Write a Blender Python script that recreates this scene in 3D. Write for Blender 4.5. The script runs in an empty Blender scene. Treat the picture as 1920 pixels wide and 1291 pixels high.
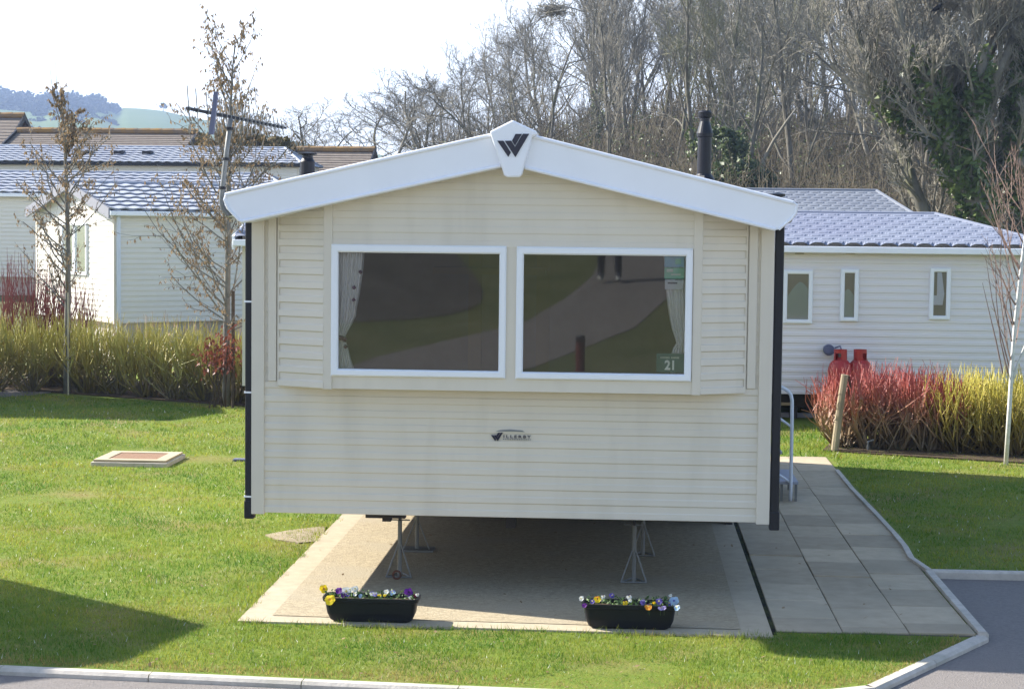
import bpy, math, random
import numpy as np
from mathutils import Vector, Matrix, Euler

sc = bpy.context.scene
COL = sc.collection
R = math.radians

# ------------------------------------------------------------------ camera model
FPX, CW, CH = 3500.0, 1920.0, 1291.0
YAW, PIT, ROL, HE, D = .0616, .0651, .0109, 2.6736, 13.1748
_f = Vector((math.sin(-YAW) * math.cos(PIT), math.cos(YAW) * math.cos(PIT), -math.sin(PIT)))
_r = Vector((math.cos(YAW), math.sin(YAW), 0))
_u = _r.cross(_f)
CR = _r * math.cos(ROL) + _u * math.sin(ROL)
CU = -_r * math.sin(ROL) + _u * math.cos(ROL)
EYE = Vector((0, 0, HE))

def ray(px, py):
    return _f + CR * ((px - CW / 2) / FPX) + CU * ((CH / 2 - py) / FPX)
def P(px, py, Y):
    d = ray(px, py); return EYE + d * (Y / d.y)
def G(px, py, z=0.0):
    d = ray(px, py); return EYE + d * ((z - HE) / d.z)

cam_d = bpy.data.cameras.new('camera'); cam = bpy.data.objects.new('camera', cam_d); COL.objects.link(cam)
cam_d.sensor_width = 36; cam_d.lens = 36 * FPX / CW; cam_d.clip_start = .05; cam_d.clip_end = 6000
M = Matrix((CR, CU, -_f)).transposed().to_4x4(); M.translation = EYE
cam.matrix_world = M
sc.camera = cam

# ------------------------------------------------------------------ mesh helpers
class MB:
    def __init__(s): s.v = []; s.f = []; s.m = []
    def add(s, vs, fs, mi=0):
        o = len(s.v); s.v.extend([tuple(v) for v in vs])
        for f in fs: s.f.append(tuple(i + o for i in f)); s.m.append(mi)
    def box(s, a, b, mi=0):
        x0, y0, z0 = a; x1, y1, z1 = b
        s.add([(x0,y0,z0),(x1,y0,z0),(x1,y1,z0),(x0,y1,z0),(x0,y0,z1),(x1,y0,z1),(x1,y1,z1),(x0,y1,z1)],
              [(0,3,2,1),(4,5,6,7),(0,1,5,4),(1,2,6,5),(2,3,7,6),(3,0,4,7)], mi)
    def quad(s, a, b, c, d, mi=0): s.add([a, b, c, d], [(0,1,2,3)], mi)
    def prism(s, pts, off, mi=0):
        n = len(pts); off = Vector(off); p = [Vector(q) for q in pts]
        s.add(p + [q + off for q in p], [tuple(range(n)), tuple(range(2*n-1, n-1, -1))] +
              [(i, n + i, n + (i+1) % n, (i+1) % n) for i in range(n)], mi)
    def tube(s, pts, rads, sides=6, mi=0, cap=True):
        pts = [Vector(p) for p in pts]; n = len(pts)
        if not hasattr(rads, '__len__'): rads = [rads] * n
        vs = []; ref = None
        for i in range(n):
            t = (pts[min(i+1, n-1)] - pts[max(i-1, 0)])
            if t.length < 1e-9: t = Vector((0,0,1))
            t.normalize()
            if ref is None:
                ref = t.orthogonal().normalized()
            else:
                ref = ref - t * ref.dot(t)
                ref = ref.normalized() if ref.length > 1e-6 else t.orthogonal().normalized()
            b = t.cross(ref)
            for k in range(sides):
                a = 2 * math.pi * k / sides
                vs.append(pts[i] + (ref * math.cos(a) + b * math.sin(a)) * rads[i])
        fs = [(i*sides+k, i*sides+(k+1) % sides, (i+1)*sides+(k+1) % sides, (i+1)*sides+k) for i in range(n-1) for k in range(sides)]
        if cap: fs += [tuple(range(sides-1, -1, -1)), tuple(range((n-1)*sides, n*sides))]
        s.add(vs, fs, mi)
    def lathe(s, c, prof, sides=20, mi=0):
        c = Vector(c); vs = []; n = len(prof)
        for r, z in prof:
            for k in range(sides):
                a = 2*math.pi*k/sides; vs.append(c + Vector((r*math.cos(a), r*math.sin(a), z)))
        fs = [(i*sides+k, i*sides+(k+1) % sides, (i+1)*sides+(k+1) % sides, (i+1)*sides+k) for i in range(n-1) for k in range(sides)]
        fs += [tuple(range(sides-1, -1, -1)), tuple(range((n-1)*sides, n*sides))]
        s.add(vs, fs, mi)
    def build(s, name, mats, parent=None, smooth=False, local=False, auto=None):
        me = bpy.data.meshes.new(name)
        org = Vector((0,0,0)) if (local or parent is None) else Vector(ORG.get(parent.name, (0,0,0)))
        me.from_pydata([tuple(Vector(v) - org) for v in s.v] if org.length else s.v, [], s.f)
        if not isinstance(mats, (list, tuple)): mats = [mats]
        for m in mats: me.materials.append(m)
        if len(mats) > 1: me.polygons.foreach_set('material_index', s.m)
        if smooth: me.polygons.foreach_set('use_smooth', [True] * len(me.polygons))
        me.update()
        o = bpy.data.objects.new(name, me); COL.objects.link(o)
        if parent is not None:
            o.parent = parent; ORG[o.name] = ORG.get(parent.name, (0,0,0))
        if auto:
            md = o.modifiers.new('bevel', 'BEVEL'); md.width = auto; md.segments = 2; md.limit_method = 'ANGLE'; md.angle_limit = R(35)
        return o
ORG = {}

def thing(name, label, cat, loc=(0,0,0), rotz=0.0, group=None, local=False):
    o = bpy.data.objects.new(name, None); COL.objects.link(o); o.empty_display_size = .2
    o.location = loc; o.rotation_euler = (0, 0, rotz)
    ORG[o.name] = (0,0,0) if local else tuple(loc)
    return tag(o, label, cat, group)
def tag(o, label=None, cat=None, group=None, kind=None):
    if label: o['label'] = label
    if cat: o['category'] = cat
    if group: o['group'] = group
    if kind: o['kind'] = kind
    return o
def dup(root, loc, rotz=0, scale=1, label=None, tilt=(0,0)):
    r = root.copy(); COL.objects.link(r); r.location = loc; r.rotation_euler = (tilt[0], tilt[1], rotz)
    r.scale = scale if hasattr(scale, '__len__') else (scale,)*3
    if label: r['label'] = label
    for ch in list(root.children):
        c = ch.copy(); COL.objects.link(c); c.parent = r
        for g in list(ch.children):
            d = g.copy(); COL.objects.link(d); d.parent = c
    return r

# ------------------------------------------------------------------ materials
def mat(name, base, rough=.6, spec=.4, metal=0., c2=None, nscale=6., namt=1., detail=5., bump=0., bscale=40., coat=0., trans=0., stretch=None, c3=None, n3=1.2):
    m = bpy.data.materials.new(name); m.use_nodes = True
    nt = m.node_tree; N = nt.nodes; L = nt.links
    b = N['Principled BSDF']; out = N['Material Output']
    b.inputs['Base Color'].default_value = (*base, 1); b.inputs['Roughness'].default_value = rough
    b.inputs['Specular IOR Level'].default_value = spec; b.inputs['Metallic'].default_value = metal
    b.inputs['Coat Weight'].default_value = coat
    tc = N.new('ShaderNodeTexCoord'); co = tc.outputs['Object']
    if stretch:
        mp = N.new('ShaderNodeMapping'); mp.inputs['Scale'].default_value = stretch
        L.new(co, mp.inputs['Vector']); co = mp.outputs['Vector']
    if c2:
        n = N.new('ShaderNodeTexNoise'); n.inputs['Scale'].default_value = nscale; n.inputs['Detail'].default_value = detail
        n.inputs['Roughness'].default_value = .62
        L.new(co, n.inputs['Vector'])
        cr = N.new('ShaderNodeValToRGB'); cr.color_ramp.elements[0].position = .5 - .2*namt; cr.color_ramp.elements[1].position = .5 + .2*namt
        cr.color_ramp.elements[0].color = (*base, 1); cr.color_ramp.elements[1].color = (*c2, 1)
        L.new(n.outputs['Fac'], cr.inputs['Fac']); res = cr.outputs['Color']
        if c3:
            n2 = N.new('ShaderNodeTexNoise'); n2.inputs['Scale'].default_value = n3; n2.inputs['Detail'].default_value = 6
            L.new(co, n2.inputs['Vector'])
            r2 = N.new('ShaderNodeValToRGB'); r2.color_ramp.elements[0].position = .5; r2.color_ramp.elements[1].position = .72
            L.new(n2.outputs['Fac'], r2.inputs['Fac'])
            mx = N.new('ShaderNodeMixRGB'); L.new(r2.outputs['Color'], mx.inputs['Fac']); L.new(res, mx.inputs['Color1']); mx.inputs['Color2'].default_value = (*c3, 1)
            res = mx.outputs['Color']
        L.new(res, b.inputs['Base Color'])
    if bump:
        n = N.new('ShaderNodeTexNoise'); n.inputs['Scale'].default_value = bscale; n.inputs['Detail'].default_value = 4
        L.new(co, n.inputs['Vector'])
        bp = N.new('ShaderNodeBump'); bp.inputs['Strength'].default_value = bump; bp.inputs['Distance'].default_value = .01
        L.new(n.outputs['Fac'], bp.inputs['Height']); L.new(bp.outputs['Normal'], b.inputs['Normal'])
    if trans:
        t = N.new('ShaderNodeBsdfTranslucent'); mx = N.new('ShaderNodeMixShader'); mx.inputs['Fac'].default_value = trans
        if b.inputs['Base Color'].is_linked: L.new(b.inputs['Base Color'].links[0].from_socket, t.inputs['Color'])
        else: t.inputs['Color'].default_value = (*base, 1)
        L.new(b.outputs[0], mx.inputs[1]); L.new(t.outputs[0], mx.inputs[2]); L.new(mx.outputs[0], out.inputs['Surface'])
    return m

def isl(m, lo, hi):
    """each separate slab / tile gets its own tone"""
    N = m.node_tree.nodes; L = m.node_tree.links; b = N['Principled BSDF']; src = b.inputs['Base Color'].links[0].from_socket
    g = N.new('ShaderNodeNewGeometry'); mr = N.new('ShaderNodeMapRange'); mr.inputs['To Min'].default_value = lo; mr.inputs['To Max'].default_value = hi
    L.new(g.outputs['Random Per Island'], mr.inputs['Value'])
    v = N.new('ShaderNodeVectorMath'); v.operation = 'SCALE'; L.new(src, v.inputs[0]); L.new(mr.outputs[0], v.inputs['Scale']); L.new(v.outputs[0], b.inputs['Base Color'])

def attr_mat(name, rough=.6, trans=.0, spec=.3):
    m = bpy.data.materials.new(name); m.use_nodes = True
    N = m.node_tree.nodes; L = m.node_tree.links; b = N['Principled BSDF']
    a = N.new('ShaderNodeAttribute'); a.attribute_name = 'tint'
    b.inputs['Roughness'].default_value = rough; b.inputs['Specular IOR Level'].default_value = spec
    L.new(a.outputs['Color'], b.inputs['Base Color'])
    if trans:
        t = N.new('ShaderNodeBsdfTranslucent'); mx = N.new('ShaderNodeMixShader'); mx.inputs['Fac'].default_value = trans
        L.new(a.outputs['Color'], t.inputs['Color'])
        L.new(b.outputs[0], mx.inputs[1]); L.new(t.outputs[0], mx.inputs[2]); L.new(mx.outputs[0], N['Material Output'].inputs['Surface'])
    return m

def ramp_mat(name, stops, axis_len, rough=.55, nscale=9., var=.35):
    """stem colour changing along the plant's own height (object z / axis_len)"""
    m = bpy.data.materials.new(name); m.use_nodes = True
    N = m.node_tree.nodes; L = m.node_tree.links; b = N['Principled BSDF']; b.inputs['Roughness'].default_value = rough
    tc = N.new('ShaderNodeTexCoord'); sp = N.new('ShaderNodeSeparateXYZ'); L.new(tc.outputs['Object'], sp.inputs[0])
    n = N.new('ShaderNodeTexNoise'); n.inputs['Scale'].default_value = nscale; L.new(tc.outputs['Object'], n.inputs['Vector'])
    a = N.new('ShaderNodeMath'); a.operation = 'MULTIPLY_ADD'; L.new(sp.outputs['Z'], a.inputs[0]); a.inputs[1].default_value = 1/axis_len
    s = N.new('ShaderNodeMath'); s.operation = 'MULTIPLY_ADD'; L.new(n.outputs['Fac'], s.inputs[0]); s.inputs[1].default_value = var*2; s.inputs[2].default_value = -var
    L.new(s.outputs[0], a.inputs[2])
    cr = N.new('ShaderNodeValToRGB'); el = cr.color_ramp.elements
    el[0].position, el[0].color = stops[0][0], (*stops[0][1], 1)
    el[1].position, el[1].color = stops[-1][0], (*stops[-1][1], 1)
    for p, c in stops[1:-1]:
        e = el.new(p); e.color = (*c, 1)
    L.new(a.outputs[0], cr.inputs['Fac']); L.new(cr.outputs['Color'], b.inputs['Base Color'])
    return m

def glass_mat(name, tint=(.8,.82,.8), refl=.1, rough=0.0, film=.035):
    m = bpy.data.materials.new(name); m.use_nodes = True
    N = m.node_tree.nodes; L = m.node_tree.links; N.remove(N['Principled BSDF'])
    t = N.new('ShaderNodeBsdfTransparent'); t.inputs['Color'].default_value = (*tint, 1)
    g = N.new('ShaderNodeBsdfGlossy'); g.inputs['Roughness'].default_value = rough; g.inputs['Color'].default_value = (.95,.97,.95,1)
    fr = N.new('ShaderNodeFresnel'); fr.inputs['IOR'].default_value = 1.5
    ad = N.new('ShaderNodeMath'); ad.operation = 'ADD'; ad.inputs[1].default_value = refl; L.new(fr.outputs[0], ad.inputs[0]); ad.use_clamp = True
    mx = N.new('ShaderNodeMixShader'); L.new(ad.outputs[0], mx.inputs[0]); L.new(t.outputs[0], mx.inputs[1]); L.new(g.outputs[0], mx.inputs[2])
    df = N.new('ShaderNodeBsdfDiffuse'); df.inputs['Color'].default_value = (.55,.55,.52,1)
    m2 = N.new('ShaderNodeMixShader'); m2.inputs[0].default_value = film; L.new(mx.outputs[0], m2.inputs[1]); L.new(df.outputs[0], m2.inputs[2])
    L.new(m2.outputs[0], N['Material Output'].inputs['Surface'])
    return m

MT = {}
MT['clad'] = mat('beige_aluminium_cladding', (.685,.628,.53), .42, .4, c2=(.655,.60,.505), nscale=2.2, bump=.05, bscale=3, stretch=(1.6,1,.35), c3=(.615,.562,.47), n3=3.)
MT['trim'] = mat('beige_trim', (.66,.605,.51), .45, .4, c2=(.63,.575,.485), nscale=3)
MT['white'] = mat('white_upvc', (.85,.86,.90), .3, .5, c2=(.81,.82,.86), nscale=2.5)
MT['winframe'] = mat('white_window_frame', (.80,.82,.85), .35, .5)
MT['black'] = mat('black_plastic', (.012,.012,.016), .5, .35)
MT['blackpaint'] = mat('black_flue_paint', (.009,.009,.014), .4, .35)
MT['trough'] = mat('black_planter_plastic', (.005,.006,.010), .5, .3, c2=(.008,.009,.013), nscale=14)
MT['steel'] = mat('galvanised_steel', (.20,.205,.20), .55, .4, .3, c2=(.18,.18,.17), nscale=25)
MT['rust'] = mat('rusty_iron', (.16,.06,.03), .85, .2, c2=(.07,.04,.03), nscale=40)
MT['dark_steel'] = mat('dark_chassis_steel', (.03,.028,.03), .7, .3, c2=(.06,.05,.045), nscale=12)
MT['emblem'] = mat('dark_navy_emblem', (.008,.008,.03), .3, .5)
MT['grey_mark'] = mat('grey_print', (.22,.23,.23), .5)
MT['curtain'] = mat('white_floral_curtain', (.90,.90,.88), .9, .1, c2=(.84,.84,.83), nscale=5, trans=.25)
MT['curtain_dark'] = mat('purple_tie_back', (.09,.03,.07), .8, .2)
MT['glass'] = glass_mat('caravan_glass', (.95,.95,.94), .062, .022, film=.016)
MT['glass_dark'] = glass_mat('far_window_glass', (.78,.80,.84), .08, .03, film=.012)
MT['interior'] = mat('caravan_interior', (.44,.38,.30), .8, .2, c2=(.34,.29,.23), nscale=2)
MT['interior_pale'] = mat('interior_pale_trim', (.42,.33,.22), .7, .2)
MT['sign_green'] = mat('green_sign', (.03,.105,.095), .4, .4)
MT['sign_white'] = mat('white_lettering', (.75,.80,.78), .5, .3)
MT['poster_blue'] = mat('poster_blue', (.16,.32,.42), .5); MT['poster_green'] = mat('poster_green', (.16,.40,.27), .5)
MT['poster_grey'] = mat('poster_grey', (.42,.44,.46), .5); MT['poster_pale'] = mat('poster_pale', (.45,.50,.44), .5)
MT['concrete'] = mat('brushed_concrete', (.47,.395,.27), .95, .15, c2=(.26,.215,.145), nscale=30, namt=1.0, detail=11, bump=.8, bscale=60, c3=(.36,.31,.225), n3=1.1, stretch=(1,1.6,1))
MT['concrete_edge'] = mat('smooth_concrete_border', (.465,.395,.28), .9, .2, c2=(.375,.315,.225), nscale=9, detail=8, bump=.2, bscale=60)
MT['slab'] = mat('paving_slab', (.51,.42,.295), .9, .2, c2=(.41,.335,.23), nscale=7, detail=9, bump=.2, bscale=70, c3=(.36,.31,.22), n3=.9)
isl(MT['slab'], .76, 1.1)
MT['kerb'] = mat('pale_concrete_kerb', (.56,.51,.44), .85, .2, c2=(.42,.38,.33), nscale=14, detail=8, bump=.3, bscale=60, c3=(.36,.34,.28), n3=2.3)
MT['asphalt'] = mat('asphalt', (.135,.12,.112), .9, .25, c2=(.245,.222,.205), nscale=38, namt=1.8, detail=10, bump=.8, bscale=90, c3=(.195,.175,.16), n3=2.0)
MT['soil'] = mat('dark_soil', (.055,.04,.028), .95, .1, c2=(.095,.07,.045), nscale=25, bump=.8, bscale=30)
MT['moss'] = mat('mossy_joint', (.05,.055,.015), .95, .1, c2=(.015,.014,.012), nscale=5, namt=.5)
MT['lawn'] = mat('lawn_turf', (.10,.155,.022), .9, .1, c2=(.16,.19,.032), nscale=9, detail=9, bump=.7, bscale=45, c3=(.20,.17,.06), n3=1.1)
MT['field'] = mat('rough_grass_ground', (.085,.105,.04), .95, .1, c2=(.15,.15,.075), nscale=1.1, detail=9)
MT['wood_floor'] = mat('woodland_floor', (.05,.05,.03), .95, .05, c2=(.09,.08,.05), nscale=1.4, detail=10, bump=1., bscale=2.5, c3=(.085,.10,.035), n3=.25)
MT['van_wall'] = mat('cream_van_cladding', (.74,.70,.63), .4, .45, c2=(.69,.655,.59), nscale=1.2)
MT['van_wall_r'] = mat('pale_lilac_grey_cladding', (.74,.705,.70), .32, .5, c2=(.69,.66,.66), nscale=1., bump=.08, bscale=1.2)
MT['tile'] = mat('grey_blue_steel_tile', (.28,.30,.355), .68, .2, c2=(.35,.37,.415), nscale=1.1, namt=1.2, c3=(.24,.255,.31), n3=.5)
MT['tile_lilac'] = mat('lilac_grey_steel_tile', (.165,.185,.25), .75, .15, c2=(.195,.215,.27), nscale=1.1, namt=1.3, c3=(.16,.175,.24), n3=.6)
MT['tile_dark'] = mat('dark_grey_steel_tile', (.135,.15,.185), .7, .2, c2=(.165,.18,.21), nscale=1.1)
MT['grey_fascia'] = mat('grey_fascia', (.24,.24,.27), .5, .4)
MT['old_tile'] = mat('brown_roof_tile', (.155,.125,.105), .9, .15, c2=(.21,.18,.15), nscale=5, detail=8, bump=.3, bscale=14)
MT['lichen'] = mat('lichen_ridge_tile', (.30,.17,.045), .95, .1, c2=(.17,.13,.10), nscale=2.2)
MT['brick'] = mat('brown_render', (.3,.24,.2), .9)
MT['gas_red'] = mat('red_gas_cylinder_paint', (.42,.03,.025), .45, .4, c2=(.34,.035,.03), nscale=8)
MT['meter'] = mat('blue_grey_plastic', (.12,.13,.2), .5)
MT['rail'] = mat('white_painted_rail', (.62,.66,.74), .35, .5)
MT['step'] = mat('grey_step_plate', (.30,.31,.36), .6)
MT['timber'] = mat('weathered_timber', (.36,.30,.21), .9, .15, c2=(.24,.19,.13), nscale=10, stretch=(1,1,.15), bump=.4, bscale=30)
MT['timber_dark'] = mat('dark_timber', (.10,.075,.05), .9, .15, c2=(.06,.045,.03), nscale=10)
MT['cane'] = mat('pale_cane', (.55,.50,.36), .8)
MT['bark'] = mat('grey_bark', (.10,.09,.072), .9, .15, c2=(.18,.165,.135), nscale=5, detail=7, stretch=(1,1,.35), c3=(.12,.13,.06), n3=1.1)
MT['bark_pale'] = mat('pale_grey_bark', (.24,.22,.18), .9, .15, c2=(.15,.135,.105), nscale=4, detail=7, stretch=(1,1,.35))
MT['twig'] = mat('bare_twigs', (.16,.146,.118), .9, .15, c2=(.27,.25,.205), nscale=1.3)
MT['twig_olive'] = mat('olive_twigs', (.165,.16,.095), .9, .15, c2=(.26,.25,.17), nscale=1.3)
MT['ivy'] = mat('ivy_leaves', (.045,.08,.02), .4, .4, c2=(.13,.165,.035), nscale=2.2, trans=.15)
MT['holly'] = mat('dark_evergreen_leaves', (.03,.05,.018), .5, .3, c2=(.09,.115,.04), nscale=2, trans=.2)
MT['dead_leaf'] = mat('dead_brown_leaves', (.34,.245,.14), .8, .15, c2=(.19,.13,.075), nscale=7, trans=.35)
MT['copper_leaf'] = mat('copper_red_leaves', (.15,.035,.02), .42, .4, c2=(.24,.075,.04), nscale=9, trans=.2)
MT['young_bark'] = mat('young_tree_bark', (.15,.14,.12), .85, .2, c2=(.22,.21,.185), nscale=12)
MT['birch'] = mat('white_birch_bark', (.74,.72,.68), .8, .2, c2=(.55,.53,.5), nscale=9, stretch=(1,1,3))
MT['birch_twig'] = mat('red_brown_twigs', (.16,.105,.085), .8, .2, c2=(.23,.16,.13), nscale=4)
MT['stem_yellow'] = ramp_mat('yellow_green_dogwood_stems', [(0,(.14,.11,.06)), (.3,(.24,.20,.05)), (.7,(.36,.33,.06)), (.9,(.44,.40,.09)), (1,(.40,.26,.15))], 1.25, nscale=6., var=.6)
MT['stem_gold'] = ramp_mat('golden_dogwood_stems', [(0,(.16,.11,.05)), (.4,(.30,.235,.05)), (.8,(.46,.40,.06)), (1,(.55,.46,.10))], 1.1)
MT['stem_red'] = ramp_mat('red_dogwood_stems', [(0,(.18,.14,.085)), (.3,(.30,.19,.11)), (.6,(.33,.10,.065)), (.85,(.34,.06,.055)), (1,(.43,.19,.15))], 1.1)
MT['stem_plum'] = ramp_mat('plum_red_dogwood_stems', [(0,(.10,.05,.04)), (.5,(.20,.05,.045)), (1,(.26,.075,.075))], 2.2)
MT['leaf_green'] = mat('pansy_leaves', (.05,.105,.03), .55, .35, c2=(.12,.19,.06), nscale=18, trans=.2)
MT['hill_grass'] = mat('hill_pasture', (.075,.115,.035), .95, .05, c2=(.12,.155,.055), nscale=.012, detail=8)
MT['hill_tree'] = mat('distant_tree_foliage', (.03,.036,.028), .95, .05, c2=(.05,.055,.042), nscale=.05)
MT['crow'] = mat('black_feathers', (.008,.008,.01), .5, .3)
MT['skin'] = mat('skin', (.55,.36,.27), .6); MT['hair'] = mat('brown_hair', (.06,.035,.02), .7)

# ------------------------------------------------------------------ world, sun
SUNV = Vector((-1.37, .45, 1.0)).normalized()          # towards the sun
el = math.asin(SUNV.z); az = math.atan2(SUNV.x, SUNV.y)
w = bpy.data.worlds.new('World'); sc.world = w; w.use_nodes = True
N = w.node_tree.nodes; L = w.node_tree.links
sky = N.new('ShaderNodeTexSky'); sky.sky_type = 'NISHITA'; sky.sun_disc = False
sky.sun_elevation = el; sky.sun_rotation = az; sky.dust_density = .8; sky.air_density = 1.0; sky.ozone_density = 1.0; sky.altitude = 20
# thin white haze low in the sky (brightest near the horizon), clear blue overhead
tcw = N.new('ShaderNodeTexCoord'); spw = N.new('ShaderNodeSeparateXYZ'); L.new(tcw.outputs['Generated'], spw.inputs[0])
mrw = N.new('ShaderNodeMapRange'); mrw.interpolation_type = 'SMOOTHSTEP'; L.new(spw.outputs['Z'], mrw.inputs['Value'])
mrw.inputs['From Min'].default_value = .11; mrw.inputs['From Max'].default_value = .27; mrw.inputs['To Min'].default_value = .96; mrw.inputs['To Max'].default_value = .0
mxw = N.new('ShaderNodeMixRGB'); L.new(mrw.outputs[0], mxw.inputs['Fac']); L.new(sky.outputs[0], mxw.inputs['Color1']); mxw.inputs['Color2'].default_value = (6.2, 6.6, 7.1, 1)
L.new(mxw.outputs[0], N['Background'].inputs['Color']); N['Background'].inputs['Strength'].default_value = .082
sd = bpy.data.lights.new('sun', 'SUN'); sd.energy = 3.7; sd.angle = R(.55); sd.color = (1, .95, .86)
so = bpy.data.objects.new('sun', sd); COL.objects.link(so); so.rotation_euler = SUNV.to_track_quat('Z', 'Y').to_euler(); so.location = (-20, 10, 30)
vs_ = sc.view_settings; vs_.view_transform = 'Standard'; vs_.look = 'None'; vs_.exposure = 1.86; vs_.gamma = 1
sc.cycles.max_bounces = 8; sc.cycles.transparent_max_bounces = 12; sc.cycles.volume_bounces = 0

# ------------------------------------------------------------------ ground
def sstep(t): t = max(0., min(1., t)); return t*t*(3-2*t)
def ground_z(x, y):
    z = -.12
    if y < 10.2: z += .108*(10.2 - max(y, -60))
    if y > 31: z += .062*(min(y, 80) - 31)
    if y > 62: z += (min(y, 140) - 62) * .095 * sstep((x + 22) / 26)
    return z
def grid(name, xs, ys, zf, m, kind='structure'):
    mb = MB(); nx = len(xs)
    mb.add([(x, y, zf(x, y)) for y in ys for x in xs],
           [(j*nx+i, j*nx+i+1, (j+1)*nx+i+1, (j+1)*nx+i) for j in range(len(ys)-1) for i in range(nx-1)])
    o = mb.build(name, m, smooth=True); o['kind'] = kind; return o
xs = sorted(set([-850,-600,-300,-150] + list(range(-100, 101, 4)) + [150,300,600,950]))
ys = sorted(set([-75,-60,-40,-20,-10,-6,-3,0,3,6,8,9,10,10.2,11,13,16,20,25,29,30,31] + list(range(33,62,2)) + list(range(62,151,4)) + [170,200,300,450,800,1350]))
grid('ground', xs, ys, lambda x, y: ground_z(x, y) - (.012*(y-60) if y > 200 else 0), MT['field'])
# wooded hillside floor: a leaf-litter sheet lying on the hillside
grid('woodland_floor', [x for x in range(-34, 81, 3)], [y for y in range(52, 149, 4)],
     lambda x, y: ground_z(x, y) + .02 + (.25*math.sin(x*.9+y*.4)+.2*math.sin(x*.37-y*.8))*(.0 if y < 58 else .5) + .25, MT['wood_floor'])

KERB = [(-15, 11.55), (-3.69, 10.73), (-.94, 10.53), (.3, 10.47), (1.0, 10.56), (1.47, 10.80), (2.385, 12.27)]
EDGE = [G(x, y, .03) for x, y in ((1845,1190),(1748,1068),(1712,1044),(1700,1022),(1682,1000),(1640,955),(1600,914),(1572,880))]
EDGE = [(2.385, 12.27)] + [(p.x, p.y) for p in EDGE[1:]]
RC = EDGE[1]
LAWN = KERB + EDGE[1:2] + [(16, RC[1]+.1), (16, 33), (-16, 33)]
mb = MB(); mb.prism([(x, y, 0) for x, y in LAWN], (0,0,-.11)); lawn = mb.build('lawn', MT['lawn']); lawn['kind'] = 'structure'
# road: in front of the kerb, and right of the path
ROADZ = -.035
mb = MB()
mb.quad((-40, 10.2, ROADZ-.0), (40, 10.2, ROADZ), (40, 14.9, ROADZ), (-40, 14.9, ROADZ))
for i in range(4):
    y1 = 10.2 - i*1.2; y0 = y1 - 1.2
    mb.quad((-40, y0, ROADZ+.108*(10.2-y0)), (40, y0, ROADZ+.108*(10.2-y0)), (40, y1, ROADZ+.108*(10.2-y1)), (-40, y1, ROADZ+.108*(10.2-y1)))
o = mb.build('road', MT['asphalt']); o['kind'] = 'structure'
# footpath climbing the bank behind the camera (seen mirrored in the window)
mb = MB()
le = [(-3.6,5.5),(-3.0,4.2),(-1.31,2.16),(-.85,.64),(-.52,-.87),(-.3,-4),(-.2,-14)]
re_ = [(-2.2,5.5),(-1.08,4.54),(.1,2.38),(.38,1.2),(.62,.2),(.9,-4),(1.1,-14)]
for i in range(len(le)-1):
    q = [le[i], re_[i], re_[i+1], le[i+1]]
    mb.add([(x, y, ground_z(x, y)+.008) for x, y in q], [(0,1,2,3)])
o = mb.build('footpath', MT['asphalt']); o['kind'] = 'structure'
mb = MB(); pk = [(-12,-9),(-3.2,-4.6),(-2.72,-2.9),(-2.4,-1.6),(-2.14,-.5),(-2.0,.3),(-1.98,.9),(-2.08,1.4),(-2.35,1.8),(-2.8,2.08),(-3.5,2.28),(-5,2.5),(-12,2.9)]
mb.add([(x, y, -.12+.108*(10.2-y)+.010) for x, y in pk], [tuple(range(len(pk)))]); o = mb.build('parking_bay', mat('shaded_tarmac', (.075,.068,.062), .95, .1, c2=(.115,.105,.095), nscale=1.5, detail=9)); o['kind'] = 'structure'  # darker copy of the asphalt, its shade put into the colour

def kerb_run(name, pts, width, top, bot, m, seg=.9, closed_gap=.006):
    """concrete edging units along a polyline (pts = outer edge, body to the left)"""
    mb = MB()
    for (a, b) in zip(pts[:-1], pts[1:]):
        a = Vector((*a, 0)); b = Vector((*b, 0)); d = b - a; Ln = d.length; d.normalize(); n = Vector((-d.y, d.x, 0))
        k = max(1, round(Ln/seg)); s = Ln/k
        for i in range(k):
            p = a + d*(i*s + closed_gap/2); q = a + d*((i+1)*s - closed_gap/2)
            ch = min(.018, width*.3)
            prof = [(-.014, bot), (-.014, top-ch), (ch-.014, top), (width, top), (width, bot)]
            v = [tuple(p + n*o_ + Vector((0,0,z))) for o_, z in prof] + [tuple(q + n*o_ + Vector((0,0,z))) for o_, z in prof]
            mb.add(v, [(0,1,2,3,4),(9,8,7,6,5)] + [(j, j+5, (j+1) % 5 + 5, (j+1) % 5) for j in range(5)])
    o = mb.build(name, m); o['kind'] = 'structure'; return o
kerb_run('kerb', KERB, .066, .006, -.11, MT['kerb'])
kerb_run('path_edging', EDGE[:2], .055, .032, -.1, MT['kerb'])
kerb_run('path_edging', EDGE[1:], .04, .035, -.1, MT['kerb'])
kerb_run('road_edging', [RC, (16, RC[1]+.1)], .05, .03, -.1, MT['kerb'])

# concrete base of the caravan
pl = G(445,1161,.02); pr = G(1450,1191,.02)
PX0, PX1, PY1 = pl.x, pr.x, 22.6
mb = MB()
def padz(a, b, c, d, mi, z): mb.add([(*a,z),(*b,z),(*c,z),(*d,z)], [(0,1,2,3)], mi)
fl, fr_ = (pl.x, pl.y), (pr.x, pr.y)
il, ir = (pl.x+.2, pl.y+.18), (pr.x-.2, pr.y+.18)
mb.prism([(*fl,.014),(*fr_,.014),(PX1,PY1,.014),(PX0,PY1,.014)], (0,0,-.12), 0)
padz(il, ir, (PX1-.2,PY1-.2), (PX0+.2,PY1-.2), 1, .018)
o = mb.build('concrete_base', [MT['concrete_edge'], MT['concrete']]); o['kind'] = 'structure'
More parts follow.
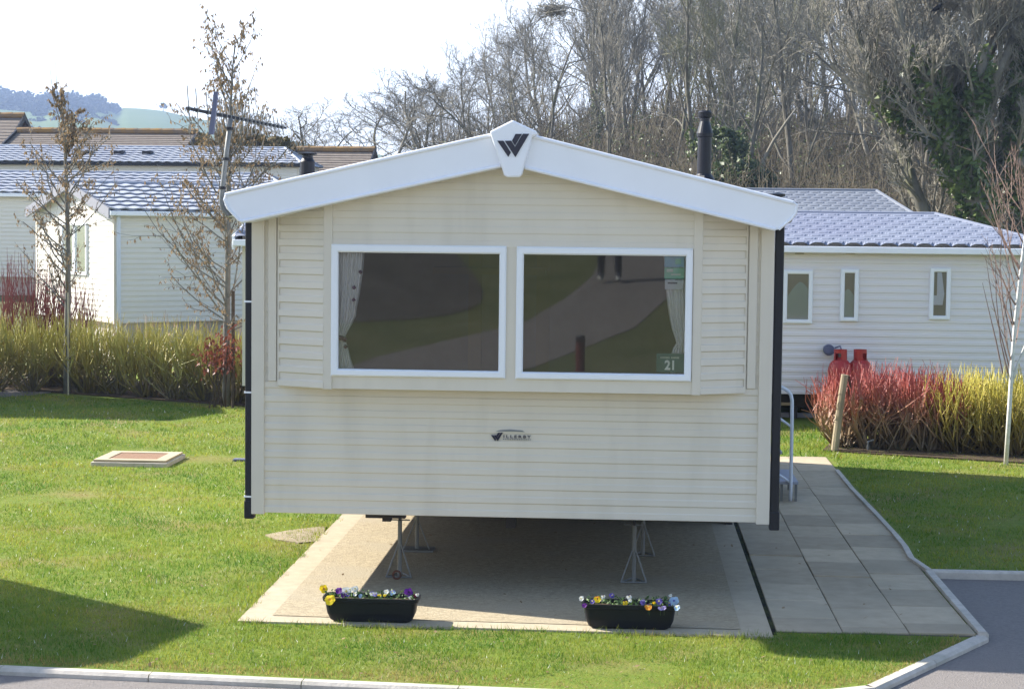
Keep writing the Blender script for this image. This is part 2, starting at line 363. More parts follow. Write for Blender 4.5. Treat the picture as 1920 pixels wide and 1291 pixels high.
# paving path: slabs in three columns
rng = random.Random(3)
pf = G(1835,1192,.02); pe = G(1550,855,.02)
mb = MB(); x0 = PX1 + .035; cols = 3; cw = (pf.x + .0 - x0)/cols
for c in range(cols):
    y = pl.y + .10 + (pf.y-pl.y)*c/cols*.6; k = 0
    off = [.42, .16, .30][c]
    first = True
    while y < pe.y - .05:
        ln = off if first else .6
        first = False
        y2 = min(y + ln, pe.y)
        dz = rng.uniform(-.004, .004); t = rng.uniform(-.003,.003); g = .0035
        a = [(x0+c*cw+g, y+g, .014+dz), (x0+(c+1)*cw-g, y+g, .014+dz+t), (x0+(c+1)*cw-g, y2-g, .014+dz+t), (x0+c*cw+g, y2-g, .014+dz)]
        mb.prism(a, (0,0,-.06), 0)
        y = y2
mb.box((x0, pl.y+.1, -.06), (x0+cols*cw, pe.y, .006), 2)
mb.box((PX1+.004, pl.y+.02, -.05), (x0-.002, pe.y, .006), 1)
o = mb.build('paved_path', [MT['slab'], MT['moss'], mat('sandy_joint', (.14,.12,.09), .95, c2=(.08,.07,.05), nscale=9)], auto=.004); o['kind'] = 'structure'
# strip of tarmac at far left, and planting beds
q = [G(-60,728),G(118,733),G(60,741),G(-60,748)]
mb = MB(); mb.prism([(p.x,p.y,.012) for p in q], (0,0,-.05)); o = mb.build('side_path', MT['asphalt']); o['kind'] = 'structure'
for pts in ([(-10.5,28.6),(-8.6,27.9),(-7.2,27.2),(-5.2,26.3),(-4.2,26.0),(-3.0,27.2),(-3.5,29.6),(-10.5,30.4)],
            [(2.35,22.3),(3.2,21.9),(4.9,21.3),(7.5,20.9),(8.0,22.8),(5.2,23.0),(2.6,23.4)]):
    mb = MB(); mb.prism([(x,y,.02) for x, y in pts], (0,0,-.06)); o = mb.build('planting_bed', MT['soil']); o['kind'] = 'structure'

# ------------------------------------------------------------------ main caravan
XL, XR, ZB = -2.657, 1.003, .580
LEN = 8.15; YB = D + LEN
XM = (XL + XR)/2
van = thing('static_caravan', 'cream static caravan with big white framed front windows, raised on jacks above the concrete base', 'caravan', (XM, D, 0))
BAY = .17; YBAY = D - BAY; YF = D - .36
# roof line traced on the barge boards
bl_top = [P(420,363,YF), P(918,252,YF)]; br_top = [P(1008,261,YF), P(1490,379,YF)]
apx = P(962,238,YF)
slL = (bl_top[1].z-bl_top[0].z)/(bl_top[1].x-bl_top[0].x); slR = (br_top[0].z-br_top[1].z)/(br_top[1].x-br_top[0].x)
SL = (slL+slR)/2
ZTOP = (bl_top[0].z + SL*(XM-bl_top[0].x) + br_top[1].z + SL*(br_top[1].x-XM))/2
XEL, XER = bl_top[0].x, br_top[1].x
def rtop(x): return ZTOP - SL*abs(x-XM)
PROF = [(0,.011),(.004,.0135),(.043,.0125),(.050,.0045),(.056,.004),(.094,.0045)]
def clad(mb, A, B, z0, z1, n, lim=None, mi=0, pitch=.1, amp=1.):
    A = Vector((A[0],A[1],0)); B = Vector((B[0],B[1],0)); n = Vector((n[0],n[1],0)).normalized()
    zz = []; k = 0
    while True:
        done = False
        for dz, o in PROF:
            z = z0 + k*pitch + dz*pitch/.1
            if z >= z1: done = True; break
            zz.append((z, o*amp))
        if done: break
        k += 1
    zz.append((z1, zz[-1][1]))
    rows = []
    for z, o in zz:
        ta, tb = lim(z) if lim else (0, 1)
        rows.append((A.lerp(B, ta) + n*o + Vector((0,0,z)), A.lerp(B, tb) + n*o + Vector((0,0,z)), tb-ta))
    for a, b in zip(rows[:-1], rows[1:]):
        if a[2] <= 0 and b[2] <= 0: continue
        mb.quad(a[0], a[1], b[1], b[0], mi)
    b0 = A + Vector((0,0,z0)); b1 = B + Vector((0,0,z0))
    mb.quad(b0, b1, rows[0][1], rows[0][0], mi)
ZBB = P(960, 733.5, YBAY).z          # bay underside (front)
zeave = 2.66
RH = .30                              # underside of roof below rtop
mb = MB()
cx0, cx1 = XL + .075, XR - .075
clad(mb, (cx0,D), (cx1,D), ZB, ZBB+.03, (0,-1), amp=.8)
# upper narrow sides of the front wall
bx0, bx1 = P(523,560,D).x, P(1399,560,D).x
for a, b in ((cx0, bx0), (bx1, cx1)):
    clad(mb, (a,D), (b,D), ZBB+.03, rtop(XL)-.12, (0,-1), amp=.25)
# side and rear walls
clad(mb, (XL,YB), (XL,D), ZB, rtop(XL)-.1, (-1,0)); clad(mb, (XR,D), (XR,YB), ZB, rtop(XR)-.1, (1,0))
wdt = XR-XL
def gl(z):
    h = (ZTOP - .12 - z)/SL
    return (0,1) if h >= wdt/2 else (.5-h/wdt, .5+h/wdt)
clad(mb, (XR,YB), (XL,YB), ZB, ZTOP-.14, (0,1), gl)
mb.build('cladding_wall', MT['clad'], van)
# corner trims
for sx, x in ((-1, XL), (1, XR)):
    mb = MB(); a, b = (x-.018, x+.075) if sx < 0 else (x-.075, x+.018)
    mb.box((a, D-.022, ZB-.012), (b, D+.05, rtop(x)-.16))
    mb.build('corner_trim', MT['trim'], van, auto=.005)
    mb = MB(); xx = bx0-.075 if sx < 0 else bx1+.015
    mb.box((xx, D-.02, ZBB+.032), (xx+.06, D+.02, rtop(xx)-.16)); mb.build('side_trim', MT['trim'], van, auto=.004)
# bay
fx0, fx1 = P(606,560,YBAY).x, P(1317,560,YBAY).x
def wrect(c):
    p = [P(x, y, YBAY-.02) for x, y in c]
    return ((p[0].x+p[3].x)/2, (p[1].x+p[2].x)/2, (p[2].z+p[3].z)/2, (p[0].z+p[1].z)/2)
W1o = wrect([(621,457),(950,462),(947,711),(620,703)]); W1i = wrect([(635,472),(937,477),(934,696),(633,691)])
W2o = wrect([(968,461),(1299,467),(1296,716),(967,710)]); W2i = wrect([(982,476),(1286,481),(1283,702),(980,697)])
bay = MB()
clad(bay, (bx0, D-.004), (fx0+.012, YBAY-.006), ZBB, rtop(fx0)-.2, (-BAY, -(fx0-bx0)), amp=1.15)
clad(bay, (fx1-.012, YBAY-.006), (bx1, D-.004), ZBB, rtop(fx1)-.2, (BAY, -(bx1-fx1)), amp=1.15)
px0, px1 = fx0+.065, fx1-.065
zw1 = max(W1o[3], W2o[3]); zw0 = min(W1o[2], W2o[2])
def gl2(z):
    h = (ZTOP - .2 - z)/SL; c = (XM-px0)/(px1-px0); s = h/(px1-px0)
    return (max(0, c-s), min(1, c+s))
clad(bay, (px0,YBAY), (px1,YBAY), zw1-.012, ZTOP-.22, (0,-1), gl2, pitch=.1, amp=.55)
bay.box((px0, YBAY-.004, ZBB), (px1, YBAY+.03, zw0+.012))
bay.box((W1o[1]-.012, YBAY-.004, zw0+.012), (W2o[0]+.012, YBAY+.03, zw1-.012))
bay.box((px0, YBAY-.004, zw0+.012), (W1o[0]+.012, YBAY+.03, zw1-.012)); bay.box((W2o[1]-.012, YBAY-.004, zw0+.012), (px1, YBAY+.03, zw1-.012))
bay.add([(bx0,D-.004,ZBB),(fx0,YBAY,ZBB),(fx1,YBAY,ZBB),(bx1,D-.004,ZBB)], [(0,1,2,3)])
bayo = bay.build('front_bay', MT['clad'], van)
for a in (fx0, fx1-.065):
    mb = MB(); mb.box((a, YBAY-.016, ZBB-.006), (a+.065, YBAY+.03, rtop(a+.03)-.2)); mb.build('bay_post', MT['trim'], bayo, auto=.005)
for a, b, s in (((bx0, D-.004), (fx0, YBAY), -1), ((bx1, D-.004), (fx1, YBAY), 1)):
    mb = MB(); mb.tube([(a[0], a[1]-.012, ZBB), (a[0], a[1]-.012, rtop(a[0])-.2)], .008, 4); mb.build('bay_edge', MT['grey_mark'] if False else MT['trim'], bayo)

def ring(mb, o, i, yf, yb, bev=.01):
    """window frame: o,i = (x0,x1,z0,z1) outer / inner"""
    def rect(r, y, s=0): return [(r[0]+s,y,r[2]+s),(r[1]-s,y,r[2]+s),(r[1]-s,y,r[3]-s),(r[0]+s,y,r[3]-s)]
    loops = [rect(o,yb), rect(o,yf+bev), rect(o,yf,bev), rect(i,yf,-bev), rect(i,yf+bev), rect(i,yb)]
    v = [p for l in loops for p in l]; fs = []
    for k in range(len(loops)-1):
        for j in range(4): fs.append((k*4+j, k*4+(j+1) % 4, (k+1)*4+(j+1) % 4, (k+1)*4+j))
    mb.add(v, fs)
def text_mesh(txt, size, bold=0., spacing=1.):
    cu = bpy.data.curves.new('lettering', 'FONT'); cu.body = txt; cu.size = size; cu.offset = bold; cu.space_character = spacing; cu.extrude = .0012
    ob = bpy.data.objects.new('tmp', cu); COL.objects.link(ob)
    dg = bpy.context.evaluated_depsgraph_get(); me = bpy.data.meshes.new_from_object(ob.evaluated_get(dg))
    v = [tuple(x.co) for x in me.vertices]; f = [tuple(p.vertices) for p in me.polygons]
    bpy.data.objects.remove(ob); bpy.data.curves.remove(cu); bpy.data.meshes.remove(me)
    return v, f
def put_text(mb, txt, box, y, mi=0, bold=0., spacing=1.):
    """lettering fitted to box=(x0,x1,z0,z1) on the plane y, facing -Y"""
    v, f = text_mesh(txt, 1., bold, spacing)
    xs_ = [a[0] for a in v]; ys_ = [a[1] for a in v]; x0, x1, y0, y1 = min(xs_), max(xs_), min(ys_), max(ys_)
    mb.add([(box[0]+(a[0]-x0)/(x1-x0)*(box[1]-box[0]), y - a[2], box[2]+(a[1]-y0)/(y1-y0)*(box[3]-box[2])) for a in v], f, mi)
TILT = R(1.7)
wins = []
for k, (o, i) in enumerate(((W1o, W1i), (W2o, W2i))):
    mb = MB(); ring(mb, o, i, YBAY-.03, YBAY+.02)
    wo = mb.build('window', MT['winframe'], van); wins.append(wo)
    zc = (i[2]+i[3])/2; h = (i[3]-i[2])/2 + .012; mb = MB()
    def tp(x, s, t): return (x, YBAY-.002 - s*h*math.sin(TILT) + t, zc + s*h)
    a, b = i[0]-.012, i[1]+.012
    v = [tp(a,-1,0), tp(b,-1,0), tp(b,1,0), tp(a,1,0)]
    mb.add(v, [(0,1,2,3)])
    mb.build('pane', MT['glass'], wo)
# number sign and posters inside the right pane
mb = MB(); y = YBAY + .026
def pr_(px, py): q = P(px, py, y); return q
a = pr_(1231,662); b = pr_(1284,698)
mb.box((a.x, y, b.z), (b.x+.006, y+.006, a.z), 0)
t0 = pr_(1246,693); t1 = pr_(1264,675)
put_text(mb, '21', (t0.x, t1.x, t0.z, t1.z), y-.001, 1, bold=.035)
t0 = pr_(1238,671.5); t1 = pr_(1274,669)
for k in range(14):
    if k == 7: continue
    xx = t0.x + (t1.x-t0.x)*k/14
    mb.box((xx, y-.0015, t0.z), (xx+(t1.x-t0.x)/14*.72, y, t1.z), 2)
mb.build('number_sign', [MT['sign_green'], MT['sign_white'], MT['poster_pale']], wins[1])
mb = MB()
for (pa, pb, mi) in (((1246,480),(1283,501),0), ((1246,501.5),(1283,523),1), ((1247,524),(1281,543),2), ((1250,504),(1262,510),3), ((1266,485),(1277,495),1), ((1252,529),(1270,532),4), ((1258,513),(1276,516),3)):
    a = pr_(*pa); b = pr_(*pb); off = .004 if mi in (3,4) or pa == (1266,485) else 0
    mb.box((a.x, y-off, b.z), (b.x, y+.004, a.z), mi)
mb.build('poster', [MT['poster_blue'], MT['poster_green'], MT['poster_grey'], MT['poster_pale'], MT['emblem']], wins[1])
# curtains
def curtain(edge, side, name='curtain'):
    """edge: list of (px, py) of the inner hem, top to bottom; outer side fixed"""
    yc = YBAY + .06; mb = MB(); nfold = 34; rows = []
    pts = [P(x, y_, yc) for x, y_ in edge]
    out = side
    for p in pts:
        row = []
        for j in range(nfold+1):
            t = j/nfold; wv = abs(p.x-out)
            row.append((out + (p.x-out)*t, yc + .02*math.sin(t*nfold*1.15) * min(1, wv/.12), p.z))
        rows.append(row)
    n = nfold+1
    mb.add([q for r in rows for q in r], [(i*n+j, i*n+j+1, (i+1)*n+j+1, (i+1)*n+j) for i in range(len(rows)-1) for j in range(nfold)])
    return mb
c = curtain([(683,466),(682,486),(679,515),(674,550),(669,575),(667,592),(660,607),(652,621),(647,630),(648,640),(652,652),(657,672),(664,692),(666,700)], W1i[0]-.03)
co_ = c.build('curtain', MT['curtain'], van, smooth=True)
mb = MB(); a = P(634,640,YBAY+.03); mb.tube([P(630,631,YBAY+.035), P(641,634,YBAY+.03), P(649,637,YBAY+.04)], .016, 8); mb.build('tie_back', MT['curtain_dark'], co_)
mb = MB()
for px_, py_ in ((664,539),(663,562),(648,650),(676,510)):
    q = P(px_, py_, YBAY+.036); mb = MB(); mb.lathe(q, [(.004,-.012),(.014,-.004),(.014,.004),(.004,.014)], 8); mb.build('flower_print', MT['curtain_dark'], co_)
c = curtain([(1243,466),(1245,486),(1247,520),(1250,560),(1254,590),(1259,615),(1265,632),(1268,643),(1262,652),(1258,664),(1257,690),(1257,704)], W2i[1]+.03)
c.build('curtain', MT['curtain'], van, smooth=True)
# interior
mb = MB(); ix0, ix1, iz0, iz1, iy1 = XL+.06, XR-.06, ZB+.12, rtop(XL)-.16, D+3.8
mb.quad((ix0,D+.03,iz0),(ix1,D+.03,iz0),(ix1,iy1,iz0),(ix0,iy1,iz0)); mb.quad((ix0,D+.03,iz1),(ix0,iy1,iz1),(ix1,iy1,iz1),(ix1,D+.03,iz1))
mb.quad((ix0,D+.03,iz0),(ix0,iy1,iz0),(ix0,iy1,iz1),(ix0,D+.03,iz1)); mb.quad((ix1,D+.03,iz0),(ix1,D+.03,iz1),(ix1,iy1,iz1),(ix1,iy1,iz0))
mb.quad((ix0,iy1,iz0),(ix1,iy1,iz0),(ix1,iy1,iz1),(ix0,iy1,iz1))
for q in ((XM-.62, XM-.5), (XM-.0, XM+.12)): mb.box((q[0], iy1-.04, iz0), (q[1], iy1-.01, iz1-.3), 1)
mb.box((XM-.9, iy1-.5, iz1-.5), (XM+.1, iy1-.3, iz1-.44), 1)
mb.box((ix0+.1, D+.06, iz0), (ix1-.1, D+.55, W1i[2]-.09), 0)
mb.box((fx0+.02, YBAY+.03, ZBB+.004), (fx1-.02, D+.1, W1i[2]-.055), 1)
mb.box((ix0, D+.012, ZBB+.02), (bx0+.03, D+.03, iz1), 0); mb.box((bx1-.03, D+.012, ZBB+.02), (ix1, D+.03, iz1), 0)
mb.quad((bx0+.02,D,ZBB),(bx0+.02,D,iz1),(fx0+.03,YBAY+.03,iz1),(fx0+.03,YBAY+.03,ZBB)); mb.quad((bx1-.02,D,ZBB),(fx1-.03,YBAY+.03,ZBB),(fx1-.03,YBAY+.03,iz1),(bx1-.02,D,iz1))
mb.quad((fx0,YBAY+.032,W1i[3]+.03),(fx1,YBAY+.032,W1i[3]+.03),(fx1,YBAY+.032,iz1+.3),(fx0,YBAY+.032,iz1+.3))
mb.quad((fx0,YBAY+.032,iz1),(fx1,YBAY+.032,iz1),(fx1,D,iz1),(fx0,D,iz1))
mb.build('interior', [MT['interior'], MT['interior_pale']], van)
# roof
TPROF = [(0,.0),(.25,.6),(.5,1.),(.75,.6)]
def tiles(mb, p0, u, v, n, Lu, Lv, pu=.2, cv=.3, amp=.02, step=.022, keep=None, sub=6, mi=0, dotty=False):
    """pressed-steel tile sheet: wavy across (u), stepped up the slope (v)"""
    p0, u, v, n = Vector(p0), Vector(u).normalized(), Vector(v).normalized(), Vector(n).normalized()
    nu = max(1, int(round(Lu/pu)))*sub; nv = max(1, int(round(Lv/cv))); cv = Lv/nv
    rows = []
    for k in range(nv):
        ph = math.pi*(k % 2) if dotty else 0
        rows += [(k*cv, 0., ph), (k*cv, step, ph), ((k+.5)*cv, step*.62, ph), ((k+1)*cv-.002, .0, ph)]
    vs = []
    for (vv, h, ph) in rows:
        for i in range(nu+1):
            uu = Lu*i/nu; wv = .5+.5*math.cos(2*math.pi*i/sub + ph)
            if dotty:
                front = (vv/cv - int(vv/cv + 1e-6)) < .01
                wv = 1 - wv**4 if front else 1.
                vs.append(p0 + u*uu + v*vv + n*(h + amp*wv)); continue
            vs.append(p0 + u*uu + v*(vv - (.028*wv if h > 0 else .0)) + n*(h + amp*wv))
    W = nu+1; fs = []
    for r in range(len(rows)-1):
        for i in range(nu):
            if keep and not keep((i+.5)/nu*Lu, (rows[r][0]+rows[r+1][0])/2): continue
            fs.append((r*W+i, r*W+i+1, (r+1)*W+i+1, (r+1)*W+i))
    mb.add(vs, fs, mi)
mb = MB(); dz = .05
for s, xe in ((-1, XEL), (1, XER)):
    hw = abs(xe-XM)-.01; ze = ZTOP-dz-SL*hw
    ln = math.hypot(hw, SL*hw)
    if s < 0: tiles(mb, (XM-hw, YB+.15, ze), (0,-1,0), (hw,0,SL*hw), (-SL,0,1), YB+.15-YF-.05, ln, sub=4)
    else: tiles(mb, (XM+hw, YF+.05, ze), (0,1,0), (-hw,0,SL*hw), (SL,0,1), YB+.15-YF-.05, ln, sub=4)
    mb.quad((XM, YF+.04, ZTOP-.1-dz), (XM+s*hw, YF+.04, ze-.1), (XM+s*hw, YB+.15, ze-.1), (XM, YB+.15, ZTOP-.1-dz), 1)
mb.tube([(XM,YF+.06,ZTOP-dz+.02),(XM,YB+.15,ZTOP-dz+.02)], .04, 8, 0)
roof = mb.build('roof', [MT['tile'], MT['white']], van)
# barge boards with rolled rims, badge
def barge(out, rims):
    mb = MB(); p = [P(x, y, YF) for x, y in out]
    mb.prism(p, (0,.36,0), 0)
    for r, rad in rims: mb.tube([P(x, y, YF-.002) for x, y in r], rad, 8, 0)
    return mb.build('barge_board', MT['white'], van)
barge([(421,363),(440,359),(925,251),(962,246),(962,309),(940,313.5),(457,417.5),(447,413),(427,391),(420,374)],
      [([(423,365),(440,361),(926,252.5)], .014), ([(424,366),(421,374),(428,391),(448,413),(458,416)], .010), ([(456,414.5),(938,311)], .013)])
barge([(962,246),(1000,254),(1488,378),(1495,383),(1493,399),(1485,410),(1461,430),(1452,431.5),(983,316),(962,309)],
      [([(1000,256),(1487,380)], .014), ([(1488,380),(1494,385),(1492,399),(1484,410),(1460,430)], .010), ([(1454,430),(985,314.5)], .013)])
YBD = YF-.05
ob = [(918,246.5),(961,225),(1007,246.5),(1006,254),(998,256),(979,326.5),(974,332.5),(949.5,332.5),(945,328.5),(921,256)]
mb = MB(); mb.prism([P(x, y, YBD) for x, y in ob], (0,.06,0)); badge = mb.build('roof_badge', MT['white'], van, auto=.012)
def zo(pts, x0=860, y0=200, s=220/1893): return [(x0+x*s, y0+y*s) for x, y in pts]
EMB = [[(622,550),(722,550),(842,738),(800,812)], [(742,550),(848,550),(908,648),(1036,438),(1138,438),(915,815)], [(918,440),(1020,440),(908,630),(860,550)]]
mb = MB()
for pg in EMB: mb.prism([P(x, y, YBD-.006) for x, y in zo(pg)], (0,.01,0))
mb.build('emblem', MT['emblem'], badge)
# maker's mark on the lower wall: small emblem + lettering
yl = D-.0165
mb = MB()
ez = [((x-622)*(360/516)+330, (y-438)*(250/377)+490) for x, y in []]
def ex(pts): return [(900 + (330+(x-622)*360/516)*.0625, 780 + (490+(y-438)*255/377)*.0625) for x, y in pts]
for pg in EMB: mb.prism([P(x, y, yl) for x, y in ex(pg)], (0,.012,0), 0)
a = P(900+705*.0625, 780+645*.0625, yl); b = P(900+1530*.0625, 780+573*.0625, yl)
put_text(mb, 'ILLERBY', (a.x, b.x, a.z, b.z), yl, 0, bold=.03, spacing=1.55)
a = P(900+470*.0625, 780+455*.0625, yl); b = P(900+1345*.0625, 780+425*.0625, yl)
mb.prism([(a.x,yl,a.z+.001),(b.x,yl,a.z),(b.x-.02,yl,b.z),((a.x+b.x)/2,yl,b.z+.006),(a.x+.03,yl,b.z)], (0,.008,0), 1)
a = P(900+690*.0625, 780+700*.0625, yl); b = P(900+1540*.0625, 780+684*.0625, yl)
for k in range(16):
    xx = a.x+(b.x-a.x)*k/16; mb.box((xx, yl, a.z), (xx+.008, yl+.006, b.z), 1)
mb.build('maker_mark', [MT['emblem'], MT['grey_mark']], van)
# drainpipes
for (x, zt, zb) in ((XL-.036, rtop(XL)-.1, ZB-.045), (XR+.055, rtop(XR)-.1, ZB-.05)):
    mb = MB(); mb.box((x-.031, D-.01, zb), (x+.031, D+.055, zt)); mb.box((x-.036, D-.016, zb-.004), (x+.036, D+.06, zb+.13))
    dp = mb.build('drainpipe', MT['black'], van, auto=.01)
    if x < XM:
        for py in (565, 735, 930):
            z = P(470, py, D).z; mb = MB(); mb.box((x-.036, D-.014, z-.006), (x+.04, D+.03, z+.006)); mb.build('clip', MT['white'], dp)
for s, x in ((-1, XEL+.03), (1, XER-.03)):
    mb = MB(); z = rtop(x)-.12
    mb.tube([(x, YF+.3, z), (x, YB+.1, z)], .05, 8); mb.build('gutter', MT['black'], van)
# flue, cowl
fy = D + 4.0
mb = MB(); fb = P(1320,334,fy); ft = P(1330,212,fy)
ax = (ft-fb); hh = ax.length
fx, fyy = fb.x, fb.y
def fz(py): return P(1322, py, fy).z
mb.lathe((fx, fyy, 0), [(.11,fz(345)-.1),(.10,fz(336)),(.064,fz(326)),(.063,fz(258)),(.074,fz(256)),(.074,fz(250)),(.044,fz(228)),(.044,fz(222)),(.06,fz(219)),(.064,fz(211)),(.05,fz(208))], 20)
o = mb.build('flue', MT['blackpaint'], roof, smooth=False)
cy = D + 5.0; c0 = P(576.5,330,cy)
def cz(py): return P(576, py, cy).z
mb = MB(); mb.lathe((c0.x, cy, 0), [(.075,cz(345)-.12),(.072,cz(303)),(.055,cz(297)),(.052,cz(291)),(.092,cz(290)),(.094,cz(287)),(.0,cz(285.5))], 20)
mb.build('roof_cowl', MT['blackpaint'], roof)
vy = D+6.5; q = P(1457,368,vy); mb = MB(); mb.lathe((q.x, vy, q.z-.1), [(.04,0),(.04,.09),(.085,.10),(.085,.125),(.02,.14)], 14); mb.build('roof_vent', MT['blackpaint'], roof)
# aerial
ay = D + .12
aer = bpy.data.objects.new('tv_aerial', None); COL.objects.link(aer); aer.parent = van; ORG[aer.name] = ORG[van.name]
mb = MB(); mp = [(436,408),(428,402),(419,392),(415,380),(416,362),(418,345),(424,292),(432,222)]
mb.tube([P(x, y, ay) for x, y in mp], [.018]*len(mp), 10)
mb.build('mast', MT['steel'], aer, smooth=True)
for x, y in ((431,241),(424,298),(417,352)):
    a = P(x, y-2.5, ay); b = P(x-.4, y+2.5, ay); mb = MB(); mb.tube([a, b], .026, 10); mb.build('mast_clamp', MT['black'], aer)
b0 = P(350,203,D-.05); b1 = P(536,240,D+1.0)
mb = MB(); mb.tube([b0, b0.lerp(b1,.5)], .013, 6); mb.tube([b0.lerp(b1,.5), b1], .009, 6); mb.build('boom', MT['black'], aer)
mb = MB(); mb.prism([P(401,172,D),P(408,172,D),P(400,252,D),P(391,252,D)], (0,.03,0)); mb.build('reflector', MT['meter'], aer)
mb = MB(); 
for k in range(20):
    t = [0.02,.1,.2,.27,.33][k] if k < 5 else .38 + (k-5)*.0415
    c_ = b0.lerp(b1, min(t,.995)); hl = (.165 - .105*t)
    tl = Vector((-.012, 0, hl)); mb = MB(); mb.tube([c_-tl*1.0, c_+tl], .0042, 5)
    mb.box(c_-Vector((.012,.012,.014)), c_+Vector((.012,.012,.014))); mb.build('rod_element', MT['steel'], aer)
# chassis
mb = MB()
for x in (XL+.95, XR-.82): mb.box((x-.04, D+.25, ZB-.03), (x+.04, YB-.3, ZB+.16))
for yy in (D+.62, D+3.2, D+6.): mb.box((XL+.55, yy-.03, ZB-.02), (XR-.4, yy+.03, ZB+.05))
a = P(686,964,D+.3); b = P(760,971,D+.3); mb.box((a.x, D+.28, b.z), (b.x, D+.36, ZB+.05))
a = P(717,966,D+.35); b = P(733,977,D+.35); mb.box((a.x, D+.34, b.z), (b.x, D+.42, a.z+.04))
a = P(949,966,D+.5); b = P(967,988,D+.5); mb.box((a.x, D+.45, b.z), (b.x, D+.6, ZB+.1))
mb.box((XL+.03, D+.03, ZB+.02), (XR-.03, YB-.03, ZB+.06))
mb.build('chassis', MT['dark_steel'], van)
mb = MB(); mb.box((XL+.05, YB-.12, .016), (XR-.05, YB-.06, ZB+.02)); mb.box((XR-.1, D+3.4, .016), (XR-.04, YB-.13, ZB+.02)); mb.box((XL+.04, D+5.2, .016), (XL+.1, YB-.13, ZB+.02)); mb.build('skirting_or_blocker', MT['dark_steel'], van)  # unseen dark panels added to block light from under the floor
for x in (XL+.95-.35, XR-.82+.35):
    for yy in (D+4.4, D+5.3):
        mb = MB(); v = []
        mb.tube([(x-.09, yy, .33), (x+.09, yy, .33)], .31, 20); mb.build('wheel', MT['black'], van)
for s in (-1, 1):   # side skirts are open; a few side windows on the flank walls
    x = XL if s < 0 else XR
    for yy in (D+1.0, D+3.0, D+5.6):
        mb = MB(); xo = x + s*.025
        mb.box((min(x+s*.004,xo), yy, 1.45), (max(x+s*.004,xo), yy+1.1, 2.35)); mb.box((min(xo,xo+s*.004), yy+.06, 1.51), (max(xo,xo+s*.004), yy+1.04, 2.29), 1)
        mb.build('side_window', [MT['winframe'], MT['emblem']], van)

# ------------------------------------------------------------------ jack stands
def jack(px, py, Y, label, rusty=False, plate=False):
    b = G(px, py, .02); zt = ZB-.02
    b = Vector((b.x, Y, .018))
    t = thing('jack_stand', label, 'jack stand', b, 0, 'jack stands under the caravan')
    mb = MB(); mb.tube([b+Vector((0,0,.0)), Vector((b.x,b.y,zt-.12))], .016, 8); mb.build('post', MT['steel'], t)
    mb = MB(); mb.tube([Vector((b.x,b.y,zt-.16)), Vector((b.x,b.y,zt+.005))], .012, 8); mb.box((b.x-.05,b.y-.05,zt), (b.x+.05,b.y+.05,zt+.012)); mb.build('screw', MT['dark_steel'], t)
    mb = MB(); z = zt-.115; mb.tube([(b.x-.075,b.y,z),(b.x+.075,b.y,z)], .006, 6); mb.build('handle', MT['steel'], t)
    if plate:
        mb = MB(); mb.box((b.x-.14,b.y-.1,b.z), (b.x+.14,b.y+.1,b.z+.015)); mb.build('base_plate', MT['steel'], t)
        angs = (200, 340)
    else: angs = (215, 325, 90)
    ft_ = []
    for a in angs:
        e = Vector((b.x+.115*math.cos(R(a)), b.y+.115*math.sin(R(a)), b.z+.008)); ft_.append(e)
        mb = MB(); mb.tube([e, Vector((b.x,b.y,zt-.27))], .0065, 6); mb.build('leg', MT['steel'], t)
    if not plate:
        mb = MB(); mb.tube([ft_[0], ft_[1]], .007, 5); mb.tube([ft_[1], ft_[2]], .007, 5); mb.tube([ft_[2], ft_[0]], .007, 5); mb.build('base_ring', MT['steel'], t)
    if rusty:
        mb = MB(); c = b + Vector((-.005,-.13,.035))
        mb.tube([c+Vector((.028*math.cos(q), 0, .03*math.sin(q))) for q in [k*math.pi/8 for k in range(17)]], .008, 6); mb.build('rusty_shackle', MT['rust'], t)
jack(750,1078,D+.62,'galvanised jack stand in the sunlight behind the planter with yellow pansies', True)
jack(779,1034,D+1.75,'jack stand on a flat foot plate behind the sunlit front jack', False, True)
jack(1188,1084,D+.62,'shaded jack stand behind the planter with the pale blue pansy')
jack(1205,1040,D+1.75,'jack stand deepest in the shade under the right of the caravan')

# ------------------------------------------------------------------ planters
def petal_flower(mb, c, n, s, mi_p, mi_c, rng, mi_low=None):
    n = Vector(n).normalized(); u = n.orthogonal().normalized(); v = n.cross(u)
    if u.z < 0 and abs(u.z) > abs(v.z): u, v = -u, -v
    up = (Vector((0,0,1)) - n*n.z); up = up.normalized() if up.length > .05 else u; rt = up.cross(n)
    for k, (ang, r, sz) in enumerate(((125,.42,.5),(55,.42,.5),(180,.40,.46),(0,.40,.46),(270,.36,.58))):
        d = rt*math.cos(R(ang)) + up*math.sin(R(ang)); e = n.cross(d)
        pts = []
        for j in range(9):
            a = 2*math.pi*j/9; rr = sz*s*(1+.08*math.sin(3*a+k))
            off = d*(r*s + rr*math.cos(a)) + e*(rr*1.05*math.sin(a))
            pts.append(c + off + n*(.004*k*.5 + .10*s*math.sin(2*a+k)*.5 + .0015*k))
        mid = c + d*(r*s) + n*(.0015*k + .12*s)
        mb.add(pts + [mid], [(j, (j+1) % 9, 9) for j in range(9)], mi_low if (mi_low is not None and k >= 2) else mi_p)
    pts = [c + n*(.02) + (rt*math.cos(2*math.pi*j/8) + up*math.sin(2*math.pi*j/8))*s*.22 for j in range(8)]
    mb.add(pts, [tuple(range(8))], mi_c)
